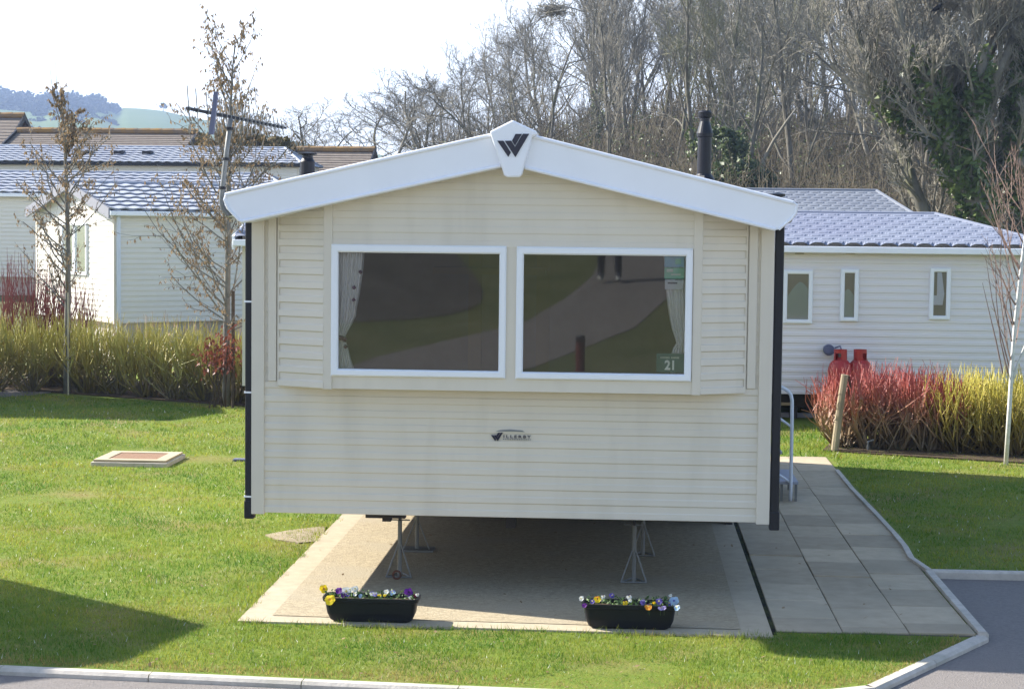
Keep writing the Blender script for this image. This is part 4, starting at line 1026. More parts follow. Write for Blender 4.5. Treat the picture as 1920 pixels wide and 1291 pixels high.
protos = [wood_tree(101,1,label=LB,group=GB), wood_tree(102,2,label=LB,group=GB), wood_tree(103,1,barkm='bark_pale',label=LB,group=GB), wood_tree(104,3,twigm='twig_olive',label=LB,group=GB),
          wood_tree(105,1,lean=.15,twigm='twig_olive',label=LB,group=GB), wood_tree(106,2,barkm='bark_pale',label=LB,group=GB)]
spreading = [wood_tree(131,1,label=LB,group=GB,spec=WIDE), wood_tree(132,2,label=LB,group=GB,spec=WIDE), wood_tree(133,1,barkm='bark_pale',label=LB,group=GB,spec=WIDE)]
LI = 'bare tree of the wood with ivy covered lower trunk'
ivies = [wood_tree(111,1,ivy=.42,label=LI,group='ivy clad trees of the wood'), wood_tree(112,2,ivy=.36,twigm='twig_olive',label=LI,group='ivy clad trees of the wood')]
LS = 'bare tree standing against the white sky behind the brown roof with orange ridge'
SKY_T = [(600,196,82),(655,165,86),(712,142,80),(770,148,90),(560,215,96),(830,128,84)]
def top_px(px):
    pts = [(540,230),(570,200),(650,160),(700,138),(800,128),(850,85),(950,40),(1000,5),(1060,-40),(1200,-110),(2200,-150)]
    for (a, b), (c, d) in zip(pts[:-1], pts[1:]):
        if px <= c: return b + (d-b)*(px-a)/(c-a)
    return -150
rng = random.Random(77); used = set(); place = []
def put(proto, px, Y, ty, label=None, group=None, sxy=None):
    q = P(px, 300, Y); g = ground_z(q.x, Y) + .05
    zt = P(px, ty, Y).z; h = max(4., zt - g); s_ = h/10.4
    s_ = min(s_, 1.75)
    wd = s_*rng.uniform(.85,1.1) if sxy is None else sxy
    rz_ = rng.uniform(0,6.28)
    if proto.name not in used:
        used.add(proto.name); proto.location = (q.x, Y, g); proto.rotation_euler = (0,0,rz_); proto.scale = (wd,wd,s_); r = proto
    else: r = dup(proto, (q.x, Y, g), rz_, (wd,wd,s_))
    if label: r['label'] = label
    if group: r['group'] = group
    return r
for k, (px, ty, Y) in enumerate(SKY_T):
    put(spreading[k % 3], px, Y, ty, LS, 'bare trees against the sky', 1.0*rng.uniform(.85,1.05))
for row, (Y, step, x0, jit) in enumerate(((57,270,1460,60),(66,165,1290,45),(75,130,1010,42),(85,112,880,40),(96,96,850,36),(108,86,840,32),(122,70,840,30))):
    px = x0
    while px < 2080:
        x_ = px + rng.uniform(-jit, jit); Y_ = Y + rng.uniform(-4,4)
        iv = (row <= 3 and rng.random() < .30 and x_ > 1060)
        pr_t = rng.choice(ivies) if iv else rng.choice(spreading if (x_ < 1080 or rng.random() < .3) else protos)
        if row == 0: ty = rng.uniform(-150, 60)
        else: ty = top_px(x_) + rng.uniform(-5, 35)
        put(pr_t, x_, Y_, ty)
        px += step
# big leaning ivy tree on the right
def poly_tree(name, label, limbs, Y, r0, ivylimbs=(), seed=1, barkm='bark_pale', twigm='twig', kids=True, leafsize=.1, group=None):
    rng = random.Random(seed); base = P(*limbs[0][0], Y); base.z = ground_z(base.x, Y)
    t = thing(name, label, 'tree', base, 0, group)
    tr = MB(); cr = MB(); iv = MB()
    for li, lm in enumerate(limbs):
        pts = [P(x, y, Y + rng.uniform(-.3,.3) + li*.25) for x, y in lm]
        if li == 0: pts[0].z = base.z - .3
        rr = r0 if li == 0 else r0*.58
        n = len(pts); rad = [rr*(1-.6*i/(n-1)) for i in range(n)]
        tr.tube(pts, rad, 8, cap=False)
        if kids:
            for i in range(1, n):
                for q in range(3):
                    c = pts[i-1].lerp(pts[i], rng.random()); d = (pts[i]-pts[i-1]).normalized()
                    out = []; nd = d + Vector((rng.gauss(0,.5), rng.gauss(0,.5), rng.gauss(.45,.3)))
                    growth(rng, c, nd, rng.uniform(1.3,2.5), rad[i]*.38, 1, WOOD, out)
                    for p_, r_, lv in out: (tr if lv == 1 else cr).tube(p_, r_, 4 if lv == 1 else 3, cap=False)
        if li in ivylimbs:
            for i in range(min(n-1, {0: 7, 2: 3}.get(li, 4))):
                seg = (pts[i+1]-pts[i]).length
                for q in range(int(seg*(15 if li == 0 else 9))+2):
                    c = pts[i].lerp(pts[i+1], rng.random()); leaf_clump(iv, c, rad[i]+.24, 30, leafsize, rng, 1.6)
    tr.build('trunk', MT[barkm], t, smooth=True)
    cr.build('crown', MT[twigm], t)
    if ivylimbs: iv.build('ivy', MT['ivy'], t)
    return t
poly_tree('ivy_tree', 'large forked tree with dark ivy on its leaning limbs above the lilac roof',
    [[(1850,440),(1838,400),(1815,340),(1790,300),(1775,255),(1765,215),(1745,165),(1722,130),(1690,60),(1670,-40)],
     [(1815,340),(1818,300),(1824,250),(1832,190),(1842,120),(1836,70),(1830,20),(1834,-40)],
     [(1775,255),(1740,232),(1700,205),(1650,190),(1600,165),(1560,120)],
     [(1824,250),(1838,205),(1862,150),(1888,105),(1904,50),(1908,-30)],
     [(1790,300),(1792,260),(1790,215),(1780,190),(1795,120)],
     [(1722,130),(1745,75),(1757,26),(1768,-30)], [(1842,120),(1860,85),(1869,57),(1876,5)]], 46, .30, (0,1,2,4), 5, leafsize=.11)
poly_tree('ivy_tree', 'tree at the right edge with an ivy draped trunk behind the birch twigs', [[(1918,470),(1912,380),(1905,300),(1898,240),(1912,180),(1925,100),(1930,0)], [(1898,240),(1870,290),(1850,330)], [(1905,300),(1935,240),(1960,150)]], 47, .25, (0,1), 8, leafsize=.11)
poly_tree('leaning_tree', 'bare trunk leaning left with pale bark, just above the right end of the grey roof', [[(1755,430),(1732,395),(1712,350),(1700,310),(1685,262),(1665,225),(1648,190),(1630,120),(1600,40)]], 47, .19, (), 9, 'bark')
poly_tree('leaning_tree', 'thin pale snapped branch slanting up through the undergrowth behind the black flue', [[(1420,330),(1432,300),(1450,265),(1475,228),(1492,205)]], 56, .07, (), 10, 'bark_pale', kids=False)
# evergreen bushes
def bush(name, label, cells, Y, m, size, n, seed, trunkm='bark', flat=1.):
    rng = random.Random(seed); c0 = P(cells[0][0], cells[0][1], Y); g = ground_z(c0.x, Y)
    t = thing(name, label, 'bush', (c0.x, Y, g)); mb = MB(); st = MB()
    for px, py, rpx in cells:
        for k in range(5):
            rad = rpx/FPX*Y; c = P(px, py, Y) + Vector((rng.gauss(0,.4), rng.gauss(0,.5), rng.gauss(0,.35)))*rad
            leaf_clump(mb, c, rad*rng.uniform(.35,.75), n, size, rng, flat)
        st.tube([(c0.x+rng.uniform(-.2,.2), Y, g-.1), P(px, py, Y)], [.06,.02], 5)
    st.build('stem', MT[trunkm], t); mb.build('crown', m, t)
bush('evergreen_bush', 'dark holly like evergreen bush right of the black flue', [(1375,310,40),(1345,335,34),(1405,335,36),(1380,275,30),(1425,360,30),(1360,250,18),(1440,345,24),(1330,350,26)], 56, MT['holly'], .085, 75, 31)
bush('evergreen_bush', 'olive brown bush on the roofline behind the television aerial', [(395,268,22),(430,262,26),(470,258,26),(505,268,22),(535,275,16),(380,282,18),(450,280,26)], 64, mat('olive_bush_leaves', (.075,.07,.02), .7, .2, c2=(.14,.095,.03), nscale=1.5, trans=.15), .11, 90, 32)
# brambles and undergrowth at the foot of the wood
def undergrowth():
    rng = random.Random(9); mb = MB()
    for _ in range(8200):
        Y = 51 + 75*rng.random()**1.3; px = rng.uniform(1250,1990) if Y < 62 else rng.uniform(1000,1990) if Y < 80 else rng.uniform(800,1990)
        q = P(px, 300, Y); g = ground_z(q.x, Y); h = rng.uniform(.8, 3.2)*(1 if Y < 80 else 1.25); a = rng.uniform(0,6.28); l = rng.uniform(.1,.8)
        b = Vector((q.x, Y, g)); e = b + Vector((math.cos(a)*l*h*.5, math.sin(a)*l*h*.5, h)); m_ = b.lerp(e,.5)+Vector((rng.gauss(0,.15),rng.gauss(0,.15),rng.gauss(.1,.15)))
        mb.tube([b, m_, e], [.022,.016,.006], 3, 0, cap=False)
        for k in range(2):
            f = m_.lerp(e, rng.random()); mb.tube([f, f+Vector((rng.gauss(0,.35),rng.gauss(0,.35),rng.gauss(.35,.3)))], [.011,.004], 3, 0, cap=False)
        if rng.random() < .16: leaf_clump(mb, m_, .4, 10, .08, rng, 1., 1)
    o = mb.build('undergrowth', [mat('bramble_stems', (.06,.05,.035), .9, .1, c2=(.14,.12,.085), nscale=.8), MT['ivy']]); o['kind'] = 'stuff'
undergrowth()

# dogwoods
def dogwood(seed, H, spread, nst, m, label, group, r=.0085, shoots=3):
    rng = random.Random(seed); t = thing('dogwood_shrub', label, 'shrub', (0,0,0), 0, group, local=True); mb = MB()
    for k in range(nst):
        a = rng.uniform(0,6.28); rb = rng.uniform(0,.16); b = Vector((math.cos(a)*rb, math.sin(a)*rb, -.03))
        a2 = a + rng.gauss(0,.5); sp = spread*math.sqrt(rng.random())
        h = H*rng.uniform(.78,1.03)*(1-.12*sp/spread)
        e = Vector((math.cos(a2)*sp, math.sin(a2)*sp, h)); m1 = Vector((b.x+(e.x-b.x)*.55, b.y+(e.y-b.y)*.55, h*.33)) + Vector((rng.gauss(0,.085),rng.gauss(0,.085),rng.gauss(0,.07)))*(H**.5); m2 = Vector((b.x+(e.x-b.x)*.88, b.y+(e.y-b.y)*.88, h*.68)) + Vector((rng.gauss(0,.05),rng.gauss(0,.05),0))*(H**.5)
        mb.tube([b, m1, m2, e], [r*1.6, r*1.15, r*.8, r*.35], 3, cap=False)
        for q in range(rng.randint(2, shoots+1)):
            f = m1.lerp(m2, rng.random()); g = f + Vector((rng.gauss(0,.09), rng.gauss(0,.09), 0)); g.z = min(H*1.02, f.z + h*rng.uniform(.25,.55))
            mb.tube([f, f.lerp(g,.4)+Vector((rng.gauss(0,.03),rng.gauss(0,.03),-.01)), g], [r*.7, r*.6, r*.3], 3, cap=False)
    for k in range(9):      # old forked wood low down, leaning and crossing
        a = rng.uniform(0,6.28); b = Vector((math.cos(a)*.08, math.sin(a)*.08, -.03)); a += rng.gauss(0,1.2); l = spread*rng.uniform(.5,1.25)
        f = Vector((math.cos(a)*l*.55, math.sin(a)*l*.55, H*rng.uniform(.18,.38)))
        mb.tube([b, b.lerp(f,.5)+Vector((rng.gauss(0,.05),rng.gauss(0,.05),.02)), f], [r*2.4, r*2.0, r*1.5], 4, cap=False)
        for q in range(4):
            g = f + Vector((rng.gauss(0,.26), rng.gauss(0,.26), H*rng.uniform(.15,.6)))
            mb.tube([f, f.lerp(g,.5)+Vector((rng.gauss(0,.06),rng.gauss(0,.06),0)), g], [r*1.2, r*.9, r*.35], 3, cap=False)
    mb.build('stems', m, t, local=True)
    return t
def spread_out(protos_, spots, seed, labels=None):
    rng = random.Random(seed)
    for i, (x, y, s_) in enumerate(spots):
        p = protos_[i % len(protos_)]
        if i < len(protos_): p.location = (x, y, 0); p.rotation_euler = (0,0,rng.uniform(0,6.28)); p.scale = (s_,s_,s_); r = p
        else: r = dup(p, (x, y, 0), rng.uniform(0,6.28), s_)
        if labels and labels[i]: r['label'] = labels[i]
LY = 'yellow green dogwood shrub in the hedge along the left lawn'
py_ = [dogwood(200+k, 1.26, .70, 34, MT['stem_yellow'], LY, 'yellow green dogwoods on the left', r=.0098) for k in range(3)]
spots = []
for px, pyb in ((-35,738),(40,739),(70,730),(150,742),(205,744),(262,750),(318,754),(372,757),(430,762),(180,733),(300,738),(400,746),(120,732),(-10,728),(465,757)):
    q = G(px, pyb); spots.append((q.x, q.y+.45, random.Random(px).uniform(.9,1.04)))
spread_out(py_, spots, 5)
pp = [dogwood(220+k, 2.2, .6, 27, MT['stem_plum'], 'tall plum red dogwood shrub rising behind the yellow green hedge at the left edge', 'plum red dogwoods on the left', r=.008) for k in range(2)]
spread_out(pp, [(G(-15,725).x,29.6,1.0),(G(45,725).x,29.9,1.0),(G(88,725).x,30.2,.86)], 6)
LRd = 'red stemmed dogwood shrub on the right, in front of the pale caravan'
pr3 = [dogwood(240+k, 1.03, .55, 52, MT['stem_red'], LRd, 'red stemmed dogwoods on the right') for k in range(3)]
spots = []
for px, pyb, s_ in ((1585,846,.92),(1640,848,1.0),(1692,850,1.0),(1745,852,.98),(1600,838,.95),(1665,838,1.0),(1725,840,1.0),(1780,853,.9)):
    q = G(px, pyb); spots.append((q.x, q.y+.4, s_))
spread_out(pr3, spots, 7)
pg = [dogwood(260+k, 1.03, .55, 58, MT['stem_gold'], 'golden stemmed dogwood shrub on the right, between the red shrubs and the birch', 'golden dogwoods on the right') for k in range(2)]
spots = []
for px, pyb, s_ in ((1815,856,1.0),(1868,858,1.0),(1925,862,1.0),(1840,846,.98),(1900,848,1.0),(1790,850,.85),(1970,864,1.0)):
    q = G(px, pyb); spots.append((q.x, q.y+.4, s_))
spread_out(pg, spots, 8)

# young trees with dead leaves
def young_tree(label, trunk, Y, r0, leaves, seed, barkm, lm, branch, leafn=5, whips=()):
    rng = random.Random(seed); base = G(*trunk[0]); base.y = Y; base = P(*trunk[0], Y); base.z = 0
    t = thing('young_tree', label, 'tree', base); pts = [P(x, y, Y) for x, y in trunk]; pts[0].z = -.05
    n = len(pts); rad = [r0*(1-.88*i/(n-1)) for i in range(n)]
    tr = MB(); cr = MB(); lf = MB(); tr.tube(pts, rad, 8)
    zmin, zmax = pts[0].z, pts[-1].z
    sp = [dict(n=5,wob=.12,up=.10,taper=.4,kids=(4,6),ang=(25,50),klen=.42,kfall=.3,krad=.6,rmin=.005), dict(n=3,wob=.15,up=.08,taper=.4,kids=(2,3),ang=(25,50),klen=.5,kfall=.3,krad=.6,rmin=.0045), dict(n=2,wob=.15,up=.05,taper=.5,kids=0,ang=(0,0),klen=0,kfall=0,krad=0,rmin=.0035)]
    for s_ in sp: s_['from'] = .2
    for (t0, cnt, ln, ang, dens) in branch:
        for k in range(cnt):
            tt = t0[0] + (t0[1]-t0[0])*(k+rng.random())/cnt; z = zmin + (zmax-zmin)*tt
            for i in range(n-1):
                if pts[i].z <= z <= pts[i+1].z: f = (z-pts[i].z)/(pts[i+1].z-pts[i].z); c = pts[i].lerp(pts[i+1], f); rc = rad[i]; break
            a = rng.uniform(0,6.28); an = R(rng.uniform(*ang)); d = Vector((math.cos(a)*math.sin(an), math.sin(a)*math.sin(an), math.cos(an)))
            out = []; growth(rng, c, d, ln*rng.uniform(.7,1.2), min(rc*.5,.014), 0, sp, out)
            for p_, r_, lv in out:
                (tr if lv == 0 else cr).tube(p_, r_, 4 if lv == 0 else 3, cap=False)
                for q in range(len(p_)-1):
                    for _ in range(leafn):
                        if rng.random() > dens: continue
                        c2 = p_[q].lerp(p_[q+1], rng.random()); s_ = rng.uniform(.017,.034)
                        dn = Vector((rng.gauss(0,.45), rng.gauss(0,.45), -1)).normalized(); sd_ = dn.cross(Vector((rng.gauss(0,1), rng.gauss(0,1), .1))).normalized()
                        lf.add([c2, c2+dn*s_+sd_*s_*.45, c2+dn*s_*2.2, c2+dn*s_-sd_*s_*.45], [(0,1,2,3)])
    for wp in whips: tr.tube([P(x, y, Y) for x, y in wp], [.008,.006,.003][:len(wp)] if len(wp) <= 3 else .006, 4, cap=False)
    tr.build('trunk', MT[barkm], t, smooth=True); cr.build('twigs', MT[barkm], t); lf.build('leaves', MT[lm], t)
young_tree('slim young tree with brown dead leaves in front of the sunlit gable', [(126,742),(126,640),(127,560),(128,480),(126,400),(124,330),(121,270),(118,230),(113,205)], 27.9, .06, 'dead_leaf', 51, 'young_bark', 'dead_leaf',
    [((.30,.60),18,1.0,(45,78),.22), ((.60,.82),15,.95,(35,70),.30), ((.80,.97),12,.5,(12,40),.48)], 5,
    whips=([(112,225),(100,185),(93,120)], [(118,230),(106,165),(104,110)], [(118,228),(122,200),(118,180)], [(121,240),(128,205),(127,172)], [(126,420),(160,380),(212,322)], [(127,330),(150,280),(180,240)]))
young_tree('tall young tree with sparse dangling brown leaves reaching the sky, beside the aerial', [(424,764),(424,690),(425,620),(426,540),(428,460),(428,380),(429,320),(431,250),(433,190),(436,130),(440,85)], 26.4, .062, 'dead_leaf', 52, 'young_bark', 'dead_leaf',
    [((.20,.44),20,1.35,(48,80),.36), ((.42,.70),28,1.25,(38,72),.38), ((.66,.97),24,.8,(15,52),.34)], 5)
b = G(437,762); b.y = 26.2; b = P(437,762,26.2); b.z = -.1
mb = MB(); mb.tube([b, P(437,545,26.2)], .026, 8); tag(mb.build('tree_stake', MT['timber_dark']), 'thin dark stake beside the tall young tree', 'stake')
mb = MB(); b = P(128,742,27.7); b.z = -.05; mb.tube([b, P(127,548,27.7)], .012, 6); tag(mb.build('tree_cane', MT['cane']), 'pale cane standing against the slim young tree', 'cane')
# copper leaved bush
rng = random.Random(61); Yc = 26.2; c0 = P(408,762,Yc); c0.z = 0
t = thing('copper_bush', 'small bush with glossy copper red leaves at the foot of the tall young tree', 'bush', c0)
mb = MB(); lf = MB()
for k in range(9):
    e = P(405+rng.uniform(-28,26), rng.uniform(632,672), Yc+rng.uniform(-.2,.2)); b = c0 + Vector((rng.uniform(-.12,.12), rng.uniform(-.1,.1), -.03)); mb.tube([b, b.lerp(e,.55)+Vector((rng.gauss(0,.04),0,.05)), e], [.012,.01,.005], 4)
    for q in range(46):
        c = e + Vector((rng.gauss(0,.10), rng.gauss(0,.10), rng.gauss(-.03,.12))); s_ = rng.uniform(.028,.05)
        dn = Vector((rng.gauss(0,.6), rng.gauss(0,.6), -.9)).normalized(); sd_ = dn.cross(Vector((rng.gauss(0,1), rng.gauss(0,1), .1))).normalized()
        lf.add([c, c+dn*s_+sd_*s_*.42, c+dn*s_*2.1, c+dn*s_-sd_*s_*.42], [(0,1,2,3)])
mb.build('stems', MT['timber_dark'], t); lf.build('leaves', MT['copper_leaf'], t)
# birch at right edge
rng = random.Random(71); Yb = 21.3
bt = [(1886,858),(1893,760),(1897,690),(1902,620),(1910,545),(1918,475),(1930,380)]
b0_ = P(*bt[0], Yb); b0_.z = 0
t = thing('silver_birch', 'young birch with white stem and red brown twigs at the right edge', 'tree', b0_)
mb = MB(); tw = MB(); pts = [P(x, y, Yb) for x, y in bt]; pts[0].z = -.05
mb.tube(pts, [.027*(1-.07*i) for i in range(len(pts))], 8); mb.tube([P(1893,735,Yb), P(1905,690,Yb), P(1925,640,Yb), P(1950,540,Yb)], [.018,.015,.012,.009], 7)
mb.build('trunk', MT['birch'], t, smooth=True)
sp = [dict(n=6,wob=.06,up=.12,taper=.35,kids=(4,6),ang=(15,35),klen=.5,kfall=.4,krad=.6,rmin=.004), dict(n=4,wob=.08,up=.10,taper=.4,kids=(2,4),ang=(15,35),klen=.5,kfall=.3,krad=.6,rmin=.0035), dict(n=2,wob=.1,up=.05,taper=.5,kids=0,ang=(0,0),klen=0,kfall=0,krad=0,rmin=.003)]
for s_ in sp: s_['from'] = .2
for k in range(15):
    i = rng.randint(2, len(pts)-2); c = pts[i].lerp(pts[i+1], rng.random()); a = rng.choice((math.pi, math.pi, 0)) + rng.gauss(0,.7); an = R(rng.uniform(18,42)); out = []
    growth(rng, c, (math.cos(a)*math.sin(an), math.sin(a)*math.sin(an), math.cos(an)), rng.uniform(.7,1.4), .011, 0, sp, out)
    for p_, r_, lv in out: tw.tube(p_, r_, 3, cap=False)
for ln in ([(1893,690),(1872,610),(1860,560),(1848,480)], [(1890,700),(1876,640),(1868,560),(1866,480)], [(1897,640),(1880,560),(1875,500),(1880,420)], [(1880,700),(1868,640),(1856,590),(1842,530)]):
    tw.tube([P(x, y, Yb+rng.uniform(-.2,.2)) for x, y in ln], [.01,.008,.006,.003], 4)
tw.build('twigs', MT['birch_twig'], t)

# black birds perched in the treetops
def bird(px, py, Y, lab, k):
    c = P(px, py, Y); t = thing('bird', lab, 'bird', c, 0, 'black birds in the treetops'); mb = MB()
    def q(x, y, z): return c + Vector((x*k, y, z))
    mb.tube([q(-.13,0,-.05), q(-.06,0,-.01), q(.02,0,.03), q(.07,0,.08), q(.09,0,.115), q(.115,0,.12)], [.015,.05,.065,.045,.034,.02], 10)
    mb.prism([q(-.09,-.02,-.02), q(-.24,-.03,-.13), q(-.24,.03,-.13), q(-.09,.02,-.02)], (0,0,-.012))
    body = mb.build('body', MT['crow'], t)
    mb = MB(); mb.tube([q(.12,0,.12), q(.16,0,.11)], [.012,.002], 6); mb.build('beak', MT['crow'], t)
    for y in (-.015, .015):
        mb = MB(); mb.tube([q(.01,y,-.02), q(.02,y,-.11)], .006, 4); mb.build('leg', MT['crow'], t)
bird(1757,17,46.9,'black bird perched on a bare branch at the upper right, higher of the two',1)
bird(1869,48,47.1,'black bird perched near the right edge, lower of the two',-1)
# rook nest in the treetops
q = P(1037,20,76); rng = random.Random(4); mb = MB()
for k in range(170):
    d = Vector((rng.gauss(0,1), rng.gauss(0,1), rng.gauss(0,.45))); c = q + d*.28; e = Vector((rng.gauss(0,1), rng.gauss(0,1), rng.gauss(0,.4))).normalized()*rng.uniform(.2,.42)
    mb.tube([c-e, c+e], [.016,.012], 3)
tag(mb.build('stick_nest', MT['twig']), 'brown nest of sticks high in the bare trees above the roof badge', 'nest')

# ------------------------------------------------------------------ far hill
cols = list(range(-2400, -500, 40)) + list(range(-500, 1300, 12))
HT = [(-2400,235),(-1500,190),(-900,140),(-500,150),(0,163),(30,168),(75,173),(110,166),(150,174),(185,177),(200,184),(215,195),(230,202),(270,204),(305,208),(340,216),(400,228),(470,246),(540,262),(620,280),(800,300),(1300,320)]
def htop(px):
    for (a, b), (c, d) in zip(HT[:-1], HT[1:]):
        if px <= c: return b + (d-b)*(px-a)/(c-a)
    return HT[-1][1]
mb = MB(); nr = 14; HY0, HY1 = 420., 1000.
def hill_pt(px, s): # s 0 foot .. 1 crest
    Y = HY0 + (HY1-HY0)*s; lh = 417 + ROL*(px-960)
    return P(px, (lh-100) + (htop(px) + (10 if px < 225 else 0) - (lh-100))*s**.9, Y)
W = len(cols)
v = [hill_pt(px, k/nr) for k in range(nr+1) for px in cols]
v += [Vector((p.x, p.y+300, p.z-60)) for p in v[-W:]] + []
foot = [Vector((p.x, p.y-120, p.z-40)) for p in v[:W]]
v = foot + v
mb.add(v, [(r_*W+i, r_*W+i+1, (r_+1)*W+i+1, (r_+1)*W+i) for r_ in range(nr+2) for i in range(W-1)])
o = mb.build('hill', MT['hill_grass'], smooth=True); o['kind'] = 'structure'
rng = random.Random(88)
def dome(mb, c, r_, n, rng):
    for _ in range(n):
        a = rng.uniform(0,6.28); e = math.asin(rng.uniform(0,1)); k = rng.uniform(.55,1.05)
        q = Vector(c) + Vector((math.cos(a)*math.cos(e), math.sin(a)*math.cos(e), math.sin(e)*1.1))*r_*k
        d = Vector((rng.gauss(0,1), rng.gauss(0,1), rng.gauss(0,1))).normalized(); b = d.orthogonal().normalized(); s_ = r_*rng.uniform(.16,.34)
        mb.add([q-d*s_, q+b*s_*.7, q+d*s_, q-b*s_*.7], [(0,1,2,3)])
mb = MB()
for k in range(900):
    px = rng.uniform(-520,218); s_ = rng.uniform(.74,1.0) if px < 150 else rng.uniform(.74+.24*((px-150)/68)**2,1.0)
    c = hill_pt(px, s_); dome(mb, c-Vector((0,0,1)), rng.uniform(2.2,4.2), 42, rng)
for (xa, xb, sa, sb, n) in ((-100,150,.62,.60,46),(60,215,.70,.68,30),(-200,90,.40,.44,50),(140,330,.12,.34,120),(270,300,.26,.28,10),(305,330,.26,.3,10),(335,520,.16,.30,60),(500,640,.1,.3,60),(40,140,.2,.25,25)):
    for k in range(n):
        u_ = rng.random(); c = hill_pt(xa+(xb-xa)*u_, sa+(sb-sa)*rng.random()); dome(mb, c-Vector((0,0,.8)), rng.uniform(1.6,3.2), 36, rng)
o = mb.build('hill_woodland', MT['hill_tree']); o['kind'] = 'stuff'
c = hill_pt(306,.985); t = thing('hill_tree', 'lone tree on the crest of the distant hill', 'tree', c)
mb = MB(); mb.tube([c-Vector((0,0,.5)), c+Vector((0,0,2.6))], [.3,.2], 6); mb.build('trunk', MT['hill_tree'], t)
mb = MB(); dome(mb, c+Vector((0,0,2.0)), 2.3, 90, rng); mb.build('crown', MT['hill_tree'], t)

# ------------------------------------------------------------------ photographer and bollard, seen mirrored in the window
px_, py_b = -.26, -.5; gz_ = ground_z(px_, py_b) + .008
t = thing('person', 'person in dark trousers and pale trainers holding a camera, mirrored in the right window', 'person', (px_, py_b, gz_))
V_ = [(0,0,.93),(0,0,1.12),(0,.01,1.30),(0,0,1.42),(0,.02,1.50),(0,.03,1.60),(0,.03,1.68),
      (.10,0,.90),(.12,.01,.50),(.12,-.01,.10),(.13,.14,.045), (-.10,0,.90),(-.12,.02,.50),(-.12,.0,.10),(-.13,.15,.045),
      (.19,.0,1.40),(.25,.04,1.15),(.12,.24,1.36),(.08,.27,1.47), (-.19,.0,1.40),(-.25,.04,1.15),(-.08,.24,1.36),(-.04,.27,1.47)]
E_ = [(0,1),(1,2),(2,3),(3,4),(4,5),(5,6),(0,7),(7,8),(8,9),(9,10),(0,11),(11,12),(12,13),(13,14),(3,15),(15,16),(16,17),(17,18),(3,19),(19,20),(20,21),(21,22)]
Rr = [.15,.135,.15,.10,.055,.085,.075,.10,.07,.05,.042,.10,.07,.05,.042,.06,.045,.036,.032,.06,.045,.036,.032]
me = bpy.data.meshes.new('body'); me.from_pydata(V_, E_, []); 
ob_ = bpy.data.objects.new('body', me); COL.objects.link(ob_); ob_.parent = t
md = ob_.modifiers.new('skin', 'SKIN'); md.use_smooth_shade = True
for i, r_ in enumerate(Rr): me.skin_vertices[0].data[i].radius = (r_, r_*.85 if i < 4 else r_)
me.skin_vertices[0].data[0].use_root = True
ob_.modifiers.new('sub', 'SUBSURF').render_levels = 1
cl = bpy.data.materials.new('jacket_jeans_skin'); cl.use_nodes = True; N = cl.node_tree.nodes; L = cl.node_tree.links
tc = N.new('ShaderNodeTexCoord'); sp_ = N.new('ShaderNodeSeparateXYZ'); L.new(tc.outputs['Object'], sp_.inputs[0])
dv = N.new('ShaderNodeMath'); dv.operation = 'DIVIDE'; dv.inputs[1].default_value = 1.8; L.new(sp_.outputs['Z'], dv.inputs[0])
cr = N.new('ShaderNodeValToRGB'); cr.color_ramp.interpolation = 'CONSTANT'; e = cr.color_ramp.elements
e[0].color = (.35,.35,.33,1); e[1].position = .05; e[1].color = (.02,.022,.04,1)
for p_, c_ in ((.53,(.10,.11,.13)), (.84,(.5,.33,.25))): q = e.new(p_); q.color = (*c_, 1)
L.new(dv.outputs[0], cr.inputs[0]); L.new(cr.outputs[0], N['Principled BSDF'].inputs['Base Color']); me.materials.append(cl)
mb = MB(); mb.lathe((0,.0,1.60), [(.10,.0),(.105,.07),(.09,.13),(.04,.165)], 14)
mb.build('hair', MT['hair'], t, local=True)
hc = Vector((px_+.02, py_b+.29, gz_+1.48)); mb = MB(); mb.box(hc-Vector((.05,.012,.03)), hc+Vector((.05,.012,.03))); mb.tube([hc, hc+Vector((0,.03,0))], .022, 12)
tag(mb.build('compact_camera', MT['black'], auto=.004), 'small black compact camera held by the mirrored person', 'camera')
b = Vector((-.5, 6.0, ground_z(0,6)))
t = thing('bollard', 'short dark red bollard with a black cap, mirrored in the right window', 'bollard', b)
mb = MB(); mb.lathe(b, [(.05,-.1),(.05,.66),(.045,.665)], 16); mb.build('post', mat('dark_red_paint', (.10,.022,.02), .5), t)
mb = MB(); mb.lathe(b, [(.054,.655),(.054,.70),(.04,.72)], 16); mb.build('cap', MT['black'], t)

